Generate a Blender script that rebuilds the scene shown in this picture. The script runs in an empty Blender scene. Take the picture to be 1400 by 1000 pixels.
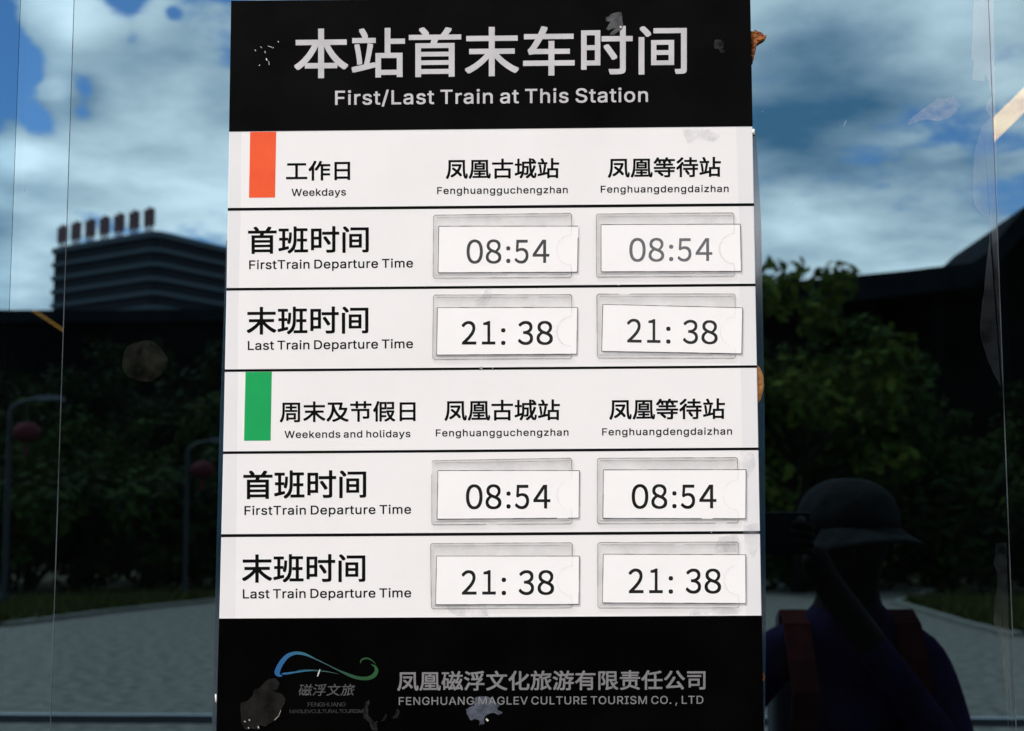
import bpy, bmesh, math, random, os
import numpy as np
from mathutils import Vector, Matrix
from mathutils.geometry import delaunay_2d_cdt

S = bpy.context.scene
COL = S.collection
random.seed(7)

# ------------------------------------------------------------------ camera
F, PX, PY = 2000.0, 700.0, 500.0          # focal length and centre in photo pixels (1400 x 1000)
DIST, EYE = 1.5, 1.52                      # camera to the board, camera height
M = np.array([[0.99934128, -0.03592609, 0.00513064],
              [0.03627082, 0.99343138, -0.10852887],
              [-0.00119792, 0.10864347, 0.99408006]])
cam_d = bpy.data.cameras.new('camera')
cam = bpy.data.objects.new('camera', cam_d)
COL.objects.link(cam)
cam_d.sensor_width = 36.0
cam_d.lens = F / 1400.0 * 36.0
cam_d.clip_start = 0.01
cam_d.clip_end = 3000.0
cam_d.dof.use_dof = True
cam_d.dof.focus_distance = 1.5
cam_d.dof.aperture_fstop = 9.0
R3 = Matrix(((M[0, 0], M[0, 2], -M[0, 1]), (M[1, 0], M[1, 2], -M[1, 1]), (M[2, 0], M[2, 2], -M[2, 1])))
cam.matrix_world = Matrix.Translation((0, -DIST, EYE)) @ R3.to_4x4()
S.camera = cam

S.view_settings.view_transform = 'Standard'
S.view_settings.look = 'None'
S.view_settings.exposure = 0.90
S.view_settings.gamma = 1.0
S.view_settings.use_curve_mapping = False
S.cycles.use_denoising = True
S.cycles.max_bounces = 8
S.cycles.transparent_max_bounces = 16


def ray(px, py):
    v = M @ np.array([(px - PX) / F, 1.0, -(py - PY) / F])
    return v


def P(px, py, off=0.0):
    """Point of the board plane (off metres in front of it) under a photo pixel."""
    v = ray(px, py)
    t = (DIST - off) / v[1]
    return Vector((v[0] * t, -off, EYE + v[2] * t))


def PV(px, py, off):
    px = np.asarray(px, float); py = np.asarray(py, float)
    V = M @ np.stack([(px - PX) / F, np.ones_like(px), -(py - PY) / F])
    t = (DIST - off) / V[1]
    return np.stack([V[0] * t, np.zeros_like(t) - off, EYE + V[2] * t], 1)


GLASS = 0.0070


def W(px, py, D):
    """Where something at depth D stands, on the street side, that the glass mirrors to a photo pixel."""
    v = ray(px, py)
    t = D / v[1]
    return Vector((v[0] * t, 2 * GLASS + DIST - D, EYE + v[2] * t))


# ------------------------------------------------------------------ sun and sky
SUN_EL, SUN_AZ = math.radians(58), math.atan2(-0.86, -0.50)      # azimuth from +Y towards +X
sdir = Vector((math.sin(SUN_AZ) * math.cos(SUN_EL), math.cos(SUN_AZ) * math.cos(SUN_EL), math.sin(SUN_EL)))
sl = bpy.data.lights.new('sun', 'SUN')
sl.energy = 2.1
sl.angle = math.radians(10.0)
sl.color = (1.0, 0.94, 0.84)
so = bpy.data.objects.new('sun', sl)
COL.objects.link(so)
so.rotation_euler = (-sdir).to_track_quat('-Z', 'Y').to_euler()
so.location = (0, -3, 8)


class NT:
    def __init__(s, tree):
        s.t = tree
        s.t.nodes.clear()

    def n(s, kind, **kw):
        nd = s.t.nodes.new(kind)
        for k, v in kw.items():
            if isinstance(k, str) and hasattr(nd, k):
                setattr(nd, k, v)
        return nd

    def l(s, a, b):
        s.t.links.new(a, b)

    def math(s, op, a, b=None, c=None, clamp=False):
        nd = s.t.nodes.new('ShaderNodeMath')
        nd.operation = op
        nd.use_clamp = clamp
        for i, v in enumerate((a, b, c)):
            if v is None:
                continue
            if isinstance(v, (int, float)):
                nd.inputs[i].default_value = v
            else:
                s.l(v, nd.inputs[i])
        return nd.outputs[0]

    def ramp(s, fac, stops, interp='LINEAR'):
        nd = s.t.nodes.new('ShaderNodeValToRGB')
        cr = nd.color_ramp
        cr.interpolation = interp
        while len(cr.elements) < len(stops):
            cr.elements.new(0.5)
        for e, (p, c) in zip(cr.elements, stops):
            e.position = p
            e.color = c if len(c) == 4 else (*c, 1)
        s.l(fac, nd.inputs[0])
        return nd.outputs[0]


world = bpy.data.worlds.new('World')
S.world = world
world.use_nodes = True
w = NT(world.node_tree)
tc = w.n('ShaderNodeTexCoord')
sky = w.n('ShaderNodeTexSky')
sky.sky_type = 'NISHITA'
sky.sun_disc = False
sky.sun_elevation = SUN_EL
sky.sun_rotation = SUN_AZ
sky.ozone_density = 6.0
sky.air_density = 1.0
sky.dust_density = 0.0
bg = w.n('ShaderNodeBackground')
bg.inputs['Strength'].default_value = 0.115
w.l(sky.outputs[0], bg.inputs['Color'])
sep = w.n('ShaderNodeSeparateXYZ')
w.l(tc.outputs['Generated'], sep.inputs[0])
zz = w.math('ADD', w.math('MAXIMUM', sep.outputs[2], 0.0), 0.16)
cmb = w.n('ShaderNodeCombineXYZ')
w.l(w.math('DIVIDE', sep.outputs[0], zz), cmb.inputs[0])
w.l(w.math('DIVIDE', sep.outputs[1], zz), cmb.inputs[1])
cmb.inputs[2].default_value = 3.7
big = w.n('ShaderNodeTexNoise')
big.inputs['Scale'].default_value = 1.9
big.inputs['Detail'].default_value = 9.0
big.inputs['Roughness'].default_value = 0.55
big.inputs['Distortion'].default_value = 0.25
w.l(cmb.outputs[0], big.inputs['Vector'])
dens = big.outputs['Fac']


def blob(px, py, rad, amount):
    """a break (negative) or a bank (positive) in the cloud cover, seen in the glass at px, py"""
    global dens
    v = ray(px, py)
    c = Vector((v[0], -v[1], v[2])).normalized()
    dot = w.n('ShaderNodeVectorMath', operation='DOT_PRODUCT')
    nrm = w.n('ShaderNodeVectorMath', operation='NORMALIZE')
    w.l(tc.outputs['Generated'], nrm.inputs[0])
    w.l(nrm.outputs[0], dot.inputs[0])
    dot.inputs[1].default_value = c
    r = rad / F
    g = w.math('POWER', math.e, w.math('DIVIDE', w.math('SUBTRACT', dot.outputs['Value'], 1.0), r * r / 2))
    dens = w.math('ADD', dens, w.math('MULTIPLY', g, amount))


for b in ((-5, 60, 52, -0.45), (-25, 150, 45, -0.35), (52, 165, 24, -0.30), (40, 100, 16, -0.22), (118, 118, 18, -0.28), (116, 155, 16, -0.22),
          (176, -4, 28, -0.36), (183, 55, 14, -0.20), (238, 20, 9, -0.30),
          (40, 25, 24, 0.28), (88, 45, 32, 0.36), (82, 128, 20, 0.34), (25, 215, 40, 0.30), (150, 110, 26, 0.15), (200, 90, 60, 0.20), (250, 200, 90, 0.14), (130, 230, 70, 0.16),
          (1200, 125, 90, 0.06), (1120, 170, 50, 0.05), (40, 340, 55, 0.30), (10, 400, 50, 0.25), (1370, 180, 50, 0.10), (1290, 20, 50, 0.18), (1080, 280, 60, 0.14), (1120, 50, 60, 0.10), (1230, 90, 40, 0.06),
          (1300, 250, 70, 0.14), (1130, 350, 60, 0.18)):
    blob(*b)
fine = w.n('ShaderNodeTexNoise')
fine.inputs['Scale'].default_value = 8.5
fine.inputs['Detail'].default_value = 9.0
fine.inputs['Roughness'].default_value = 0.62
fine.inputs['Distortion'].default_value = 0.4
w.l(cmb.outputs[0], fine.inputs['Vector'])
dens = w.math('ADD', dens, w.math('MULTIPLY', w.math('SUBTRACT', fine.outputs['Fac'], 0.5), 0.55))
mask = w.ramp(dens, [(0.36, (0, 0, 0)), (0.52, (1, 1, 1))], 'EASE')
det = w.n('ShaderNodeTexNoise')
det.inputs['Scale'].default_value = 3.4
det.inputs['Detail'].default_value = 6.0
det.inputs['Roughness'].default_value = 0.52
w.l(cmb.outputs[0], det.inputs['Vector'])
shade = w.math('ADD', w.math('ADD', w.math('MULTIPLY', det.outputs['Fac'], 0.95), 0.085), w.math('MULTIPLY', dens, 0.30))
keep, dens = dens, shade
for b in ((1190, 130, 120, -0.24), (1080, 150, 90, -0.18), (1120, 30, 90, -0.18), (1390, 60, 40, -0.05), (290, 130, 30, -0.07), (40, 300, 60, -0.06),
          (1075, 275, 30, 0.10), (110, 50, 45, 0.10), (75, 115, 25, 0.06), (130, 290, 70, 0.05), (1290, 30, 35, 0.05), (30, 205, 35, 0.10), (1180, 340, 60, 0.06)):
    blob(*b)
dens, shade = keep, dens
ccol = w.ramp(shade, [(0.36, (0.09, 0.18, 0.26)), (0.56, (0.40, 0.43, 0.47)), (0.74, (0.86, 0.79, 0.75)), (0.95, (1.45, 1.25, 1.15))])
bgc = w.n('ShaderNodeBackground')
bgc.inputs['Strength'].default_value = 1.25
w.l(ccol, bgc.inputs['Color'])
mx = w.n('ShaderNodeMixShader')
w.l(w.math('MULTIPLY', mask, 0.92), mx.inputs[0])
w.l(bg.outputs[0], mx.inputs[1])
w.l(bgc.outputs[0], mx.inputs[2])
wo = w.n('ShaderNodeOutputWorld')
w.l(mx.outputs[0], wo.inputs[0])


# ------------------------------------------------------------------ materials
def mat(name, col, rough=0.5, spec=0.4, noise=0.0, nscale=20.0, metal=0.0, bump=0.0, bscale=200.0, col2=None):
    m = bpy.data.materials.new(name)
    m.use_nodes = True
    t = NT(m.node_tree)
    o = t.n('ShaderNodeOutputMaterial')
    b = t.n('ShaderNodeBsdfPrincipled')
    b.inputs['Base Color'].default_value = (*col, 1)
    b.inputs['Roughness'].default_value = rough
    b.inputs['Specular IOR Level'].default_value = spec
    b.inputs['Metallic'].default_value = metal
    t.l(b.outputs[0], o.inputs[0])
    tcn = t.n('ShaderNodeTexCoord')
    if noise or col2:
        ns = t.n('ShaderNodeTexNoise')
        ns.inputs['Scale'].default_value = nscale
        ns.inputs['Detail'].default_value = 5
        t.l(tcn.outputs['Object'], ns.inputs['Vector'])
        c2 = col2 or tuple(c * (1 - noise) for c in col)
        c1 = col if col2 else tuple(min(1, c * (1 + noise)) for c in col)
        t.l(t.ramp(ns.outputs['Fac'], [(0.32, c2), (0.68, c1)]), b.inputs['Base Color'])
    if bump:
        nb = t.n('ShaderNodeTexNoise')
        nb.inputs['Scale'].default_value = bscale
        nb.inputs['Detail'].default_value = 4
        t.l(tcn.outputs['Object'], nb.inputs['Vector'])
        bp = t.n('ShaderNodeBump')
        bp.inputs['Strength'].default_value = bump
        bp.inputs['Distance'].default_value = 0.01
        t.l(nb.outputs['Fac'], bp.inputs['Height'])
        t.l(bp.outputs[0], b.inputs['Normal'])
    return m


def film(name, col, opacity, rough=0.5, vary=0.0, vscale=60.0, gloss=0.0):
    """thin translucent layer: part diffuse, part clear"""
    m = bpy.data.materials.new(name)
    m.use_nodes = True
    t = NT(m.node_tree)
    o = t.n('ShaderNodeOutputMaterial')
    tr = t.n('ShaderNodeBsdfTransparent')
    di = t.n('ShaderNodeBsdfPrincipled')
    di.inputs['Base Color'].default_value = (*col, 1)
    di.inputs['Roughness'].default_value = rough
    di.inputs['Specular IOR Level'].default_value = 0.3
    mx = t.n('ShaderNodeMixShader')
    mx.inputs[0].default_value = opacity
    if vary:
        tcn = t.n('ShaderNodeTexCoord')
        ns = t.n('ShaderNodeTexNoise')
        ns.inputs['Scale'].default_value = vscale
        ns.inputs['Detail'].default_value = 6
        t.l(tcn.outputs['Object'], ns.inputs['Vector'])
        a, b = max(0, opacity - vary), min(1, opacity + vary)
        t.l(t.ramp(ns.outputs['Fac'], [(0.35, (a, a, a)), (0.65, (b, b, b))]), mx.inputs[0])
    t.l(tr.outputs[0], mx.inputs[1])
    t.l(di.outputs[0], mx.inputs[2])
    last = mx.outputs[0]
    if gloss:
        gl = t.n('ShaderNodeBsdfGlossy')
        gl.inputs['Roughness'].default_value = 0.08
        m2 = t.n('ShaderNodeMixShader')
        m2.inputs[0].default_value = gloss
        t.l(last, m2.inputs[1])
        t.l(gl.outputs[0], m2.inputs[2])
        last = m2.outputs[0]
    t.l(last, o.inputs[0])
    return m


def glass(name, refl, tint, through, dust=0.002):
    """coated dark door glass: strong mirror reflection, a little light through, a little dust"""
    m = bpy.data.materials.new(name)
    m.use_nodes = True
    t = NT(m.node_tree)
    o = t.n('ShaderNodeOutputMaterial')
    gl = t.n('ShaderNodeBsdfGlossy')
    gl.inputs['Color'].default_value = (*tint, 1)
    gl.inputs['Roughness'].default_value = 0.0
    tr = t.n('ShaderNodeBsdfTransparent')
    tr.inputs['Color'].default_value = (through, through, through, 1)
    df = t.n('ShaderNodeBsdfDiffuse')
    tcn = t.n('ShaderNodeTexCoord')
    ns = t.n('ShaderNodeTexNoise')
    ns.inputs['Scale'].default_value = 9.0
    ns.inputs['Detail'].default_value = 8
    ns.inputs['Roughness'].default_value = 0.7
    t.l(tcn.outputs['Object'], ns.inputs['Vector'])
    df.inputs['Color'].default_value = (0.5, 0.55, 0.6, 1)
    a = t.n('ShaderNodeMixShader')
    t.l(t.ramp(ns.outputs['Fac'], [(0.4, (dust * .3,) * 3), (0.75, (dust * 2,) * 3)]), a.inputs[0])
    t.l(tr.outputs[0], a.inputs[1])
    t.l(df.outputs[0], a.inputs[2])
    b = t.n('ShaderNodeMixShader')
    lw = t.n('ShaderNodeLayerWeight')
    lw.inputs['Blend'].default_value = 0.25
    t.l(t.math('ADD', t.math('MULTIPLY', lw.outputs['Fresnel'], 0.5), refl - 0.04, clamp=True), b.inputs[0])
    t.l(a.outputs[0], b.inputs[1])
    t.l(gl.outputs[0], b.inputs[2])
    # sheet glass is never quite flat
    nb = t.n('ShaderNodeTexNoise')
    nb.inputs['Scale'].default_value = 2.2
    nb.inputs['Detail'].default_value = 1.5
    t.l(tcn.outputs['Object'], nb.inputs['Vector'])
    bp = t.n('ShaderNodeBump')
    bp.inputs['Strength'].default_value = 0.25
    bp.inputs['Distance'].default_value = 0.0012
    t.l(nb.outputs['Fac'], bp.inputs['Height'])
    t.l(bp.outputs[0], gl.inputs['Normal'])
    t.l(b.outputs[0], o.inputs[0])
    return m


def board_white():
    m = mat('board_white', (0.82, 0.81, 0.80), 0.42, 0.25)
    t = m.node_tree
    b = next(n for n in t.nodes if n.type == 'BSDF_PRINCIPLED')
    q = NT.__new__(NT); q.t = t
    tcn = q.n('ShaderNodeTexCoord')
    ns = q.n('ShaderNodeTexNoise')
    ns.inputs['Scale'].default_value = 7.0
    ns.inputs['Detail'].default_value = 7
    ns.inputs['Roughness'].default_value = 0.6
    q.l(tcn.outputs['Object'], ns.inputs['Vector'])
    base = q.ramp(ns.outputs['Fac'], [(0.30, (0.785, 0.778, 0.773)), (0.55, (0.822, 0.816, 0.812))])
    # the mounting tape shows through along both long edges, and rain has left specks
    sp = q.n('ShaderNodeSeparateXYZ')
    q.l(tcn.outputs['Object'], sp.inputs[0])
    n2 = q.n('ShaderNodeTexNoise')
    n2.inputs['Scale'].default_value = 3.0
    q.l(tcn.outputs['Object'], n2.inputs['Vector'])
    wob = q.math('MULTIPLY', q.math('SUBTRACT', n2.outputs['Fac'], 0.5), 0.012)
    xx = q.math('ADD', sp.outputs[0], wob)
    ox = P(670, 1030).x; xr = P(1013, 500).x - ox; xl = P(326, 500).x - ox
    e = q.math('ADD', q.math('GREATER_THAN', xx, xr), q.math('LESS_THAN', xx, xl))
    n3 = q.n('ShaderNodeTexNoise')
    n3.inputs['Scale'].default_value = 11.0
    q.l(tcn.outputs['Object'], n3.inputs['Vector'])
    e = q.math('MULTIPLY', e, q.math('MULTIPLY', n3.outputs['Fac'], 0.9), clamp=True)
    mixc = q.n('ShaderNodeMix', data_type='RGBA')
    q.l(e, mixc.inputs['Factor'])
    q.l(base, mixc.inputs['A'])
    mixc.inputs['B'].default_value = (0.66, 0.665, 0.69, 1)
    n4 = q.n('ShaderNodeTexNoise')
    n4.inputs['Scale'].default_value = 260.0
    n4.inputs['Detail'].default_value = 2
    q.l(tcn.outputs['Object'], n4.inputs['Vector'])
    spk = q.math('MULTIPLY', q.math('GREATER_THAN', n4.outputs['Fac'], 0.775), 0.35)
    m2 = q.n('ShaderNodeMix', data_type='RGBA')
    q.l(spk, m2.inputs['Factor'])
    q.l(mixc.outputs['Result'], m2.inputs['A'])
    m2.inputs['B'].default_value = (0.35, 0.34, 0.32, 1)
    q.l(m2.outputs['Result'], b.inputs['Base Color'])
    return m


MT = {
    'white': board_white(),
    'black': mat('band_black', (0.0022, 0.0022, 0.0024), 0.55, 0.025, 0.5, 14),
    'footer': mat('footer_black', (0.0010, 0.0010, 0.0010), 0.50, 0.012, 0.5, 14),
    'ink': mat('black_ink', (0.004, 0.004, 0.0045), 0.55, 0.03),
    'silver': mat('silver_vinyl', (0.52, 0.515, 0.525), 0.45, 0.3, 0.10, 30),
    'silver_dim': mat('silver_vinyl_grimy', (0.19, 0.19, 0.195), 0.5, 0.2, 0.12, 60),
    'silver_thin': mat('silver_print_faded', (0.075, 0.075, 0.078), 0.5, 0.3, 0.25, 120),
    'silver_faint': mat('silver_print_very_faded', (0.030, 0.030, 0.030), 0.5, 0.3, 0.4, 160),
    'orange': mat('orange_vinyl', (0.86, 0.105, 0.022), 0.45, 0.3, col2=(0.78, 0.075, 0.016), nscale=25),
    'green': mat('green_vinyl', (0.0, 0.36, 0.095), 0.45, 0.3, col2=(0.0, 0.32, 0.08), nscale=25),
    'card': mat('paper_card', (0.88, 0.876, 0.872), 0.55, 0.3, 0.015, 20),
    'print': mat('printer_ink', (0.007, 0.007, 0.007), 0.6, 0.03),
    'print_grey': mat('printer_ink_faded', (0.050, 0.052, 0.055), 0.6, 0.05, 0.15, 300),
    'print_pale': mat('printer_ink_bleached', (0.125, 0.13, 0.14), 0.6, 0.2, 0.18, 300),
    'print_dark': mat('printer_ink_worn', (0.022, 0.022, 0.023), 0.6, 0.05, 0.15, 300),
    'hairline': mat('card_cut_edge', (0.14, 0.14, 0.14), 0.6, 0.2, col2=(0.03, 0.03, 0.03), nscale=55),
    'pvc': film('clear_plastic', (0.75, 0.75, 0.75), 0.006, 0.35, 0.004, 30, gloss=0.003),
    'pvc_back': film('clear_plastic_grubby', (0.55, 0.55, 0.545), 0.10, 0.4, 0.03, 30, gloss=0.0),
    'pvc_edge': mat('plastic_dirty_edge', (0.42, 0.42, 0.42), 0.5, 0.3, col2=(0.10, 0.10, 0.10), nscale=38),
    'pvc_notch': film('plastic_notch_edge', (0.45, 0.45, 0.45), 0.16, 0.4, 0.14, 60),
    'pvc_notch_faint': film('plastic_notch_edge_faint', (0.5, 0.5, 0.5), 0.07, 0.4, 0.10, 45),
    'glue': mat('expanded_glue', (0.42, 0.13, 0.018), 0.65, 0.3, col2=(0.10, 0.022, 0.004), nscale=130, bump=1.0, bscale=250),
    'glue_tan': mat('cured_glue', (0.40, 0.19, 0.04), 0.5, 0.4, col2=(0.25, 0.10, 0.02), nscale=90, bump=0.5, bscale=150),
    'fleck': mat('white_fleck', (0.7, 0.7, 0.7), 0.6, 0.2),
    'res_grey': film('tape_residue_grey', (0.10, 0.105, 0.11), 0.50, 0.5, 0.3, 90),
    'res_dim': film('tape_residue_dim', (0.010, 0.0095, 0.008), 0.45, 0.4, 0.3, 60),
    'res_faint': film('tape_residue_faint', (0.022, 0.022, 0.021), 0.28, 0.45, 0.25, 120),
    'res_blue': film('tape_residue_pale', (0.085, 0.10, 0.13), 0.62, 0.5, 0.35, 90),
    'smear': film('grey_smear', (0.50, 0.51, 0.54), 0.07, 0.5, 0.07, 60),
    'res_glass': film('tape_residue_on_glass', (0.66, 0.72, 0.85), 0.085, 0.5, 0.05, 80),
    'res_strip': film('tape_strip_on_glass', (0.55, 0.62, 0.70), 0.005, 0.4, 0.004, 60, gloss=0.06),
    'res_round': film('round_sticker_residue', (0.26, 0.25, 0.20), 0.012, 0.5, 0.008, 60),
    'seal': film('joint_sealant', (0.20, 0.23, 0.26), 0.14, 0.5, 0.10, 12),
    'backing': film('clear_backing_sheet', (0.02, 0.06, 0.10), 0.35, 0.2, 0.12, 8, gloss=0.10),
}
MT['pane_main'] = glass('door_glass', 0.37, (0.50, 0.81, 1.0), 0.0)
MT['pane_strip'] = glass('door_glass_edge', 0.40, (0.50, 0.81, 1.0), 0.25)
MT['pane_side'] = glass('side_glass', 0.335, (0.42, 0.76, 1.0), 0.22)
MT['pane_side_r'] = glass('side_glass_pale', 0.38, (0.54, 0.83, 1.0), 0.30)


# ------------------------------------------------------------------ object helpers
def link(name, me, m=None, parent=None):
    o = bpy.data.objects.new(name, me)
    COL.objects.link(o)
    if m is not None and not me.materials:
        me.materials.append(m)
    if parent is not None:
        o.parent = parent
    return o


def tag(o, label=None, cat=None, group=None, kind=None):
    if label: o['label'] = label
    if cat: o['category'] = cat
    if group: o['group'] = group
    if kind: o['kind'] = kind
    return o


def thing(name, loc, label, cat, group=None):
    o = bpy.data.objects.new(name, None)
    o.empty_display_size = 0.1
    COL.objects.link(o)
    o.location = loc
    return tag(o, label, cat, group)


class MB:
    """collects shapes in world space; build() makes one mesh object under its thing"""
    def __init__(s):
        s.v, s.f = [], []

    def add(s, vs, fs):
        k = len(s.v)
        s.v += [tuple(p) for p in vs]
        s.f += [tuple(i + k for i in f) for f in fs]
        return s

    def hexa(s, a, b):
        """prism between two equal loops"""
        n = len(a)
        s.add(list(a) + list(b), [tuple(range(n)), tuple(range(2 * n - 1, n - 1, -1))] +
              [(i, i + n, (i + 1) % n + n, (i + 1) % n) for i in range(n)])
        return s

    def box(s, x0, x1, y0, y1, z0, z1):
        return s.hexa([(x0, y0, z0), (x1, y0, z0), (x1, y0, z1), (x0, y0, z1)],
                      [(x0, y1, z0), (x1, y1, z0), (x1, y1, z1), (x0, y1, z1)])

    def poly(s, pts, off, thick):
        """outline in photo pixels laid on the board plane, off in front, with its own thickness"""
        return s.hexa([P(x, y, off) for x, y in pts], [P(x, y, off - thick) for x, y in pts])

    def bar(s, p, q, wpx, off, thick):
        p = np.array(p, float); q = np.array(q, float)
        d = (q - p) / np.linalg.norm(q - p)
        n = np.array([-d[1], d[0]]) * wpx / 2
        return s.poly([p - n, q - n, q + n, p + n], off, thick)

    def tube(s, pts, rad, seg=8, cap=True):
        pts = [Vector(p) for p in pts]
        if isinstance(rad, (int, float)):
            rad = [rad] * len(pts)
        rings = []
        for i, p in enumerate(pts):
            d = (pts[min(i + 1, len(pts) - 1)] - pts[max(i - 1, 0)]).normalized()
            a = d.orthogonal().normalized()
            if i and abs(d.dot(last_a)) < 0.99:
                a = (last_a - d * d.dot(last_a)).normalized()
            last_a = a
            b = d.cross(a)
            rings.append([p + (a * math.cos(t) + b * math.sin(t)) * rad[i]
                          for t in [2 * math.pi * k / seg for k in range(seg)]])
        vs = [q for r in rings for q in r]
        fs = [(i * seg + k, i * seg + (k + 1) % seg, (i + 1) * seg + (k + 1) % seg, (i + 1) * seg + k)
              for i in range(len(pts) - 1) for k in range(seg)]
        if cap:
            fs += [tuple(range(seg - 1, -1, -1)), tuple((len(pts) - 1) * seg + k for k in range(seg))]
        return s.add(vs, fs)

    def ball(s, c, r, seg=16, rings=10):
        c = Vector(c); r = Vector(r) if not isinstance(r, (int, float)) else Vector((r, r, r))
        vs = [c + Vector((0, 0, r.z))]
        for i in range(1, rings):
            a = math.pi * i / rings
            vs += [c + Vector((r.x * math.sin(a) * math.cos(2 * math.pi * k / seg),
                               r.y * math.sin(a) * math.sin(2 * math.pi * k / seg), r.z * math.cos(a))) for k in range(seg)]
        vs.append(c - Vector((0, 0, r.z)))
        fs = [(0, 1 + k, 1 + (k + 1) % seg) for k in range(seg)]
        for i in range(rings - 2):
            fs += [(1 + i * seg + k, 1 + (i + 1) * seg + k, 1 + (i + 1) * seg + (k + 1) % seg, 1 + i * seg + (k + 1) % seg) for k in range(seg)]
        e = len(vs) - 1
        fs += [(e, e - seg + (k + 1) % seg, e - seg + k) for k in range(seg)]
        return s.add(vs, fs)

    def mesh(s, name, origin=(0, 0, 0), smooth=False):
        me = bpy.data.meshes.new(name)
        o = Vector(origin)
        me.from_pydata([Vector(p) - o for p in s.v], [], s.f)
        bm = bmesh.new(); bm.from_mesh(me)
        bmesh.ops.recalc_face_normals(bm, faces=bm.faces)
        bm.to_mesh(me); bm.free()
        if smooth:
            for p in me.polygons: p.use_smooth = True
        return me

    def build(s, name, m, parent=None, smooth=False):
        root = parent
        org = Vector((0, 0, 0))
        while root is not None:
            org += root.location; root = root.parent
        return link(name, s.mesh(name, org, smooth), m, parent)


# ------------------------------------------------------------------ lettering
FONT_SANS = None
try:                                         # Blender's own bundled interface font
    fp = os.path.join(bpy.utils.system_resource('DATAFILES'), 'fonts', 'Inter.woff2')
    if os.path.exists(fp):
        FONT_SANS = bpy.data.fonts.load(fp)
except Exception:
    FONT_SANS = None


def raw_text(text, font=None, track=1.0, res=5):
    """flat outline of a line of text: vertices (x, y) and faces, one em high"""
    cu = bpy.data.curves.new('lettering', 'FONT')
    cu.body = text
    if font: cu.font = font
    cu.size = 1.0
    cu.resolution_u = res
    cu.space_character = track
    if font: cu.space_word = 0.62
    if font: cu.fill_mode = 'NONE'
    ob = bpy.data.objects.new('lettering', cu)
    COL.objects.link(ob)
    dg = bpy.context.evaluated_depsgraph_get()
    me = bpy.data.meshes.new_from_object(ob.evaluated_get(dg))
    n = len(me.vertices)
    co = np.empty(n * 3); me.vertices.foreach_get('co', co)
    co = co.reshape(-1, 3)[:, :2].copy()
    faces = [tuple(p.vertices) for p in me.polygons]
    edges = [tuple(e.vertices) for e in me.edges]
    bpy.data.objects.remove(ob); bpy.data.curves.remove(cu); bpy.data.meshes.remove(me)
    if not font:
        return co, faces
    # this font's strokes overlap: cut the outlines where they cross and keep what winds
    loops, cur = [], [0]
    nxt = {}
    for e in edges:
        i, j = min(e), max(e)
        nxt.setdefault(i, set()).add(j)
    start = 0
    for i in range(n):
        if i + 1 >= n or (i + 1) not in nxt.get(i, ()):
            loops.append((start, i + 1)); start = i + 1
    VV, FF2 = [], []
    # glyph by glyph: loops whose boxes overlap in x belong together
    boxes = sorted((co[p:q, 0].min(), co[p:q, 0].max(), p, q) for p, q in loops if q - p > 2)
    groups = []
    for bx in boxes:
        if groups and bx[0] < groups[-1][0] - 1e-6:
            groups[-1][0] = max(groups[-1][0], bx[1]); groups[-1][1].append(bx[2:])
        else:
            groups.append([bx[1], [bx[2:]]])
    for _, ls in groups:
        pts, eds = [], []
        segs = []
        for p, q in ls:
            k = len(pts); m_ = q - p
            pts += [Vector((x, y)) for x, y in co[p:q]]
            eds += [(k + i, k + (i + 1) % m_) for i in range(m_)]
            segs.append(np.concatenate([co[p:q], co[p:p + 1]]))
        ov, oe, of, _a, _b, _c = delaunay_2d_cdt(pts, eds, [], 0, 1e-5)
        k0 = len(VV)
        VV += [(v[0], v[1]) for v in ov]
        for f in of:
            cx = sum(ov[i][0] for i in f) / len(f); cy = sum(ov[i][1] for i in f) / len(f)
            wn = 0
            for sg in segs:
                y0, y1 = sg[:-1, 1], sg[1:, 1]
                x0, x1 = sg[:-1, 0], sg[1:, 0]
                cr_ = (x1 - x0) * (cy - y0) - (cx - x0) * (y1 - y0)
                wn += int(np.sum((y0 <= cy) & (y1 > cy) & (cr_ > 0))) - int(np.sum((y0 > cy) & (y1 <= cy) & (cr_ < 0)))
            if wn != 0:
                FF2.append(tuple(k0 + i for i in f))
    used = sorted({i for f in FF2 for i in f}); mp = {i: k for k, i in enumerate(used)}
    return np.array([VV[i] for i in used]), [tuple(mp[i] for i in f) for f in FF2]


H_CAP = {}


def cap_height(font):
    k = font.name if font else ''
    if k not in H_CAP:
        v, _ = raw_text('H', font)
        H_CAP[k] = v[:, 1].max()
    return H_CAP[k]


RING = {4: [(-1, -1), (1, -1), (1, 1), (-1, 1), (0, 0)],
        12: [(-1, -1), (-.33, -1), (.33, -1), (1, -1), (1, -.33), (1, .33), (1, 1), (.33, 1), (-.33, 1), (-1, 1), (-1, .33), (-1, -.33)]}


def bold(px, py, faces, r, off):
    """heavier weight: the glyph laid over itself a hair apart, each copy a few microns higher"""
    shifts = [(0, 0)] if r == 0 else (RING[12] if r > 1 else RING[4])
    V, FF = [], []
    for i, (dx, dy) in enumerate([(a * (r or 1), b * (r or 1)) for a, b in shifts]):
        k = sum(len(a) for a in V)
        V.append(PV(px + dx, py + dy, off + i * 0.000006))
        FF += [tuple(j + k for j in f) for f in faces]
    return np.concatenate(V), FF


def lettering(parent, V, FF, m, name='lettering', label=None):
    org = Vector((0, 0, 0)); r = parent
    while r is not None:
        org += r.location; r = r.parent
    me = bpy.data.meshes.new(name)
    me.from_pydata([tuple(p) for p in (V - np.array(org))], [], FF)
    # make every face look towards the street
    bm = bmesh.new(); bm.from_mesh(me)
    bm.normal_update()
    bad = [f for f in bm.faces if f.normal.y > 0]
    bmesh.ops.reverse_faces(bm, faces=bad)
    bm.to_mesh(me); bm.free()
    o = link(name, me, m, parent)
    if label: o['label'] = label
    return o


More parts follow.
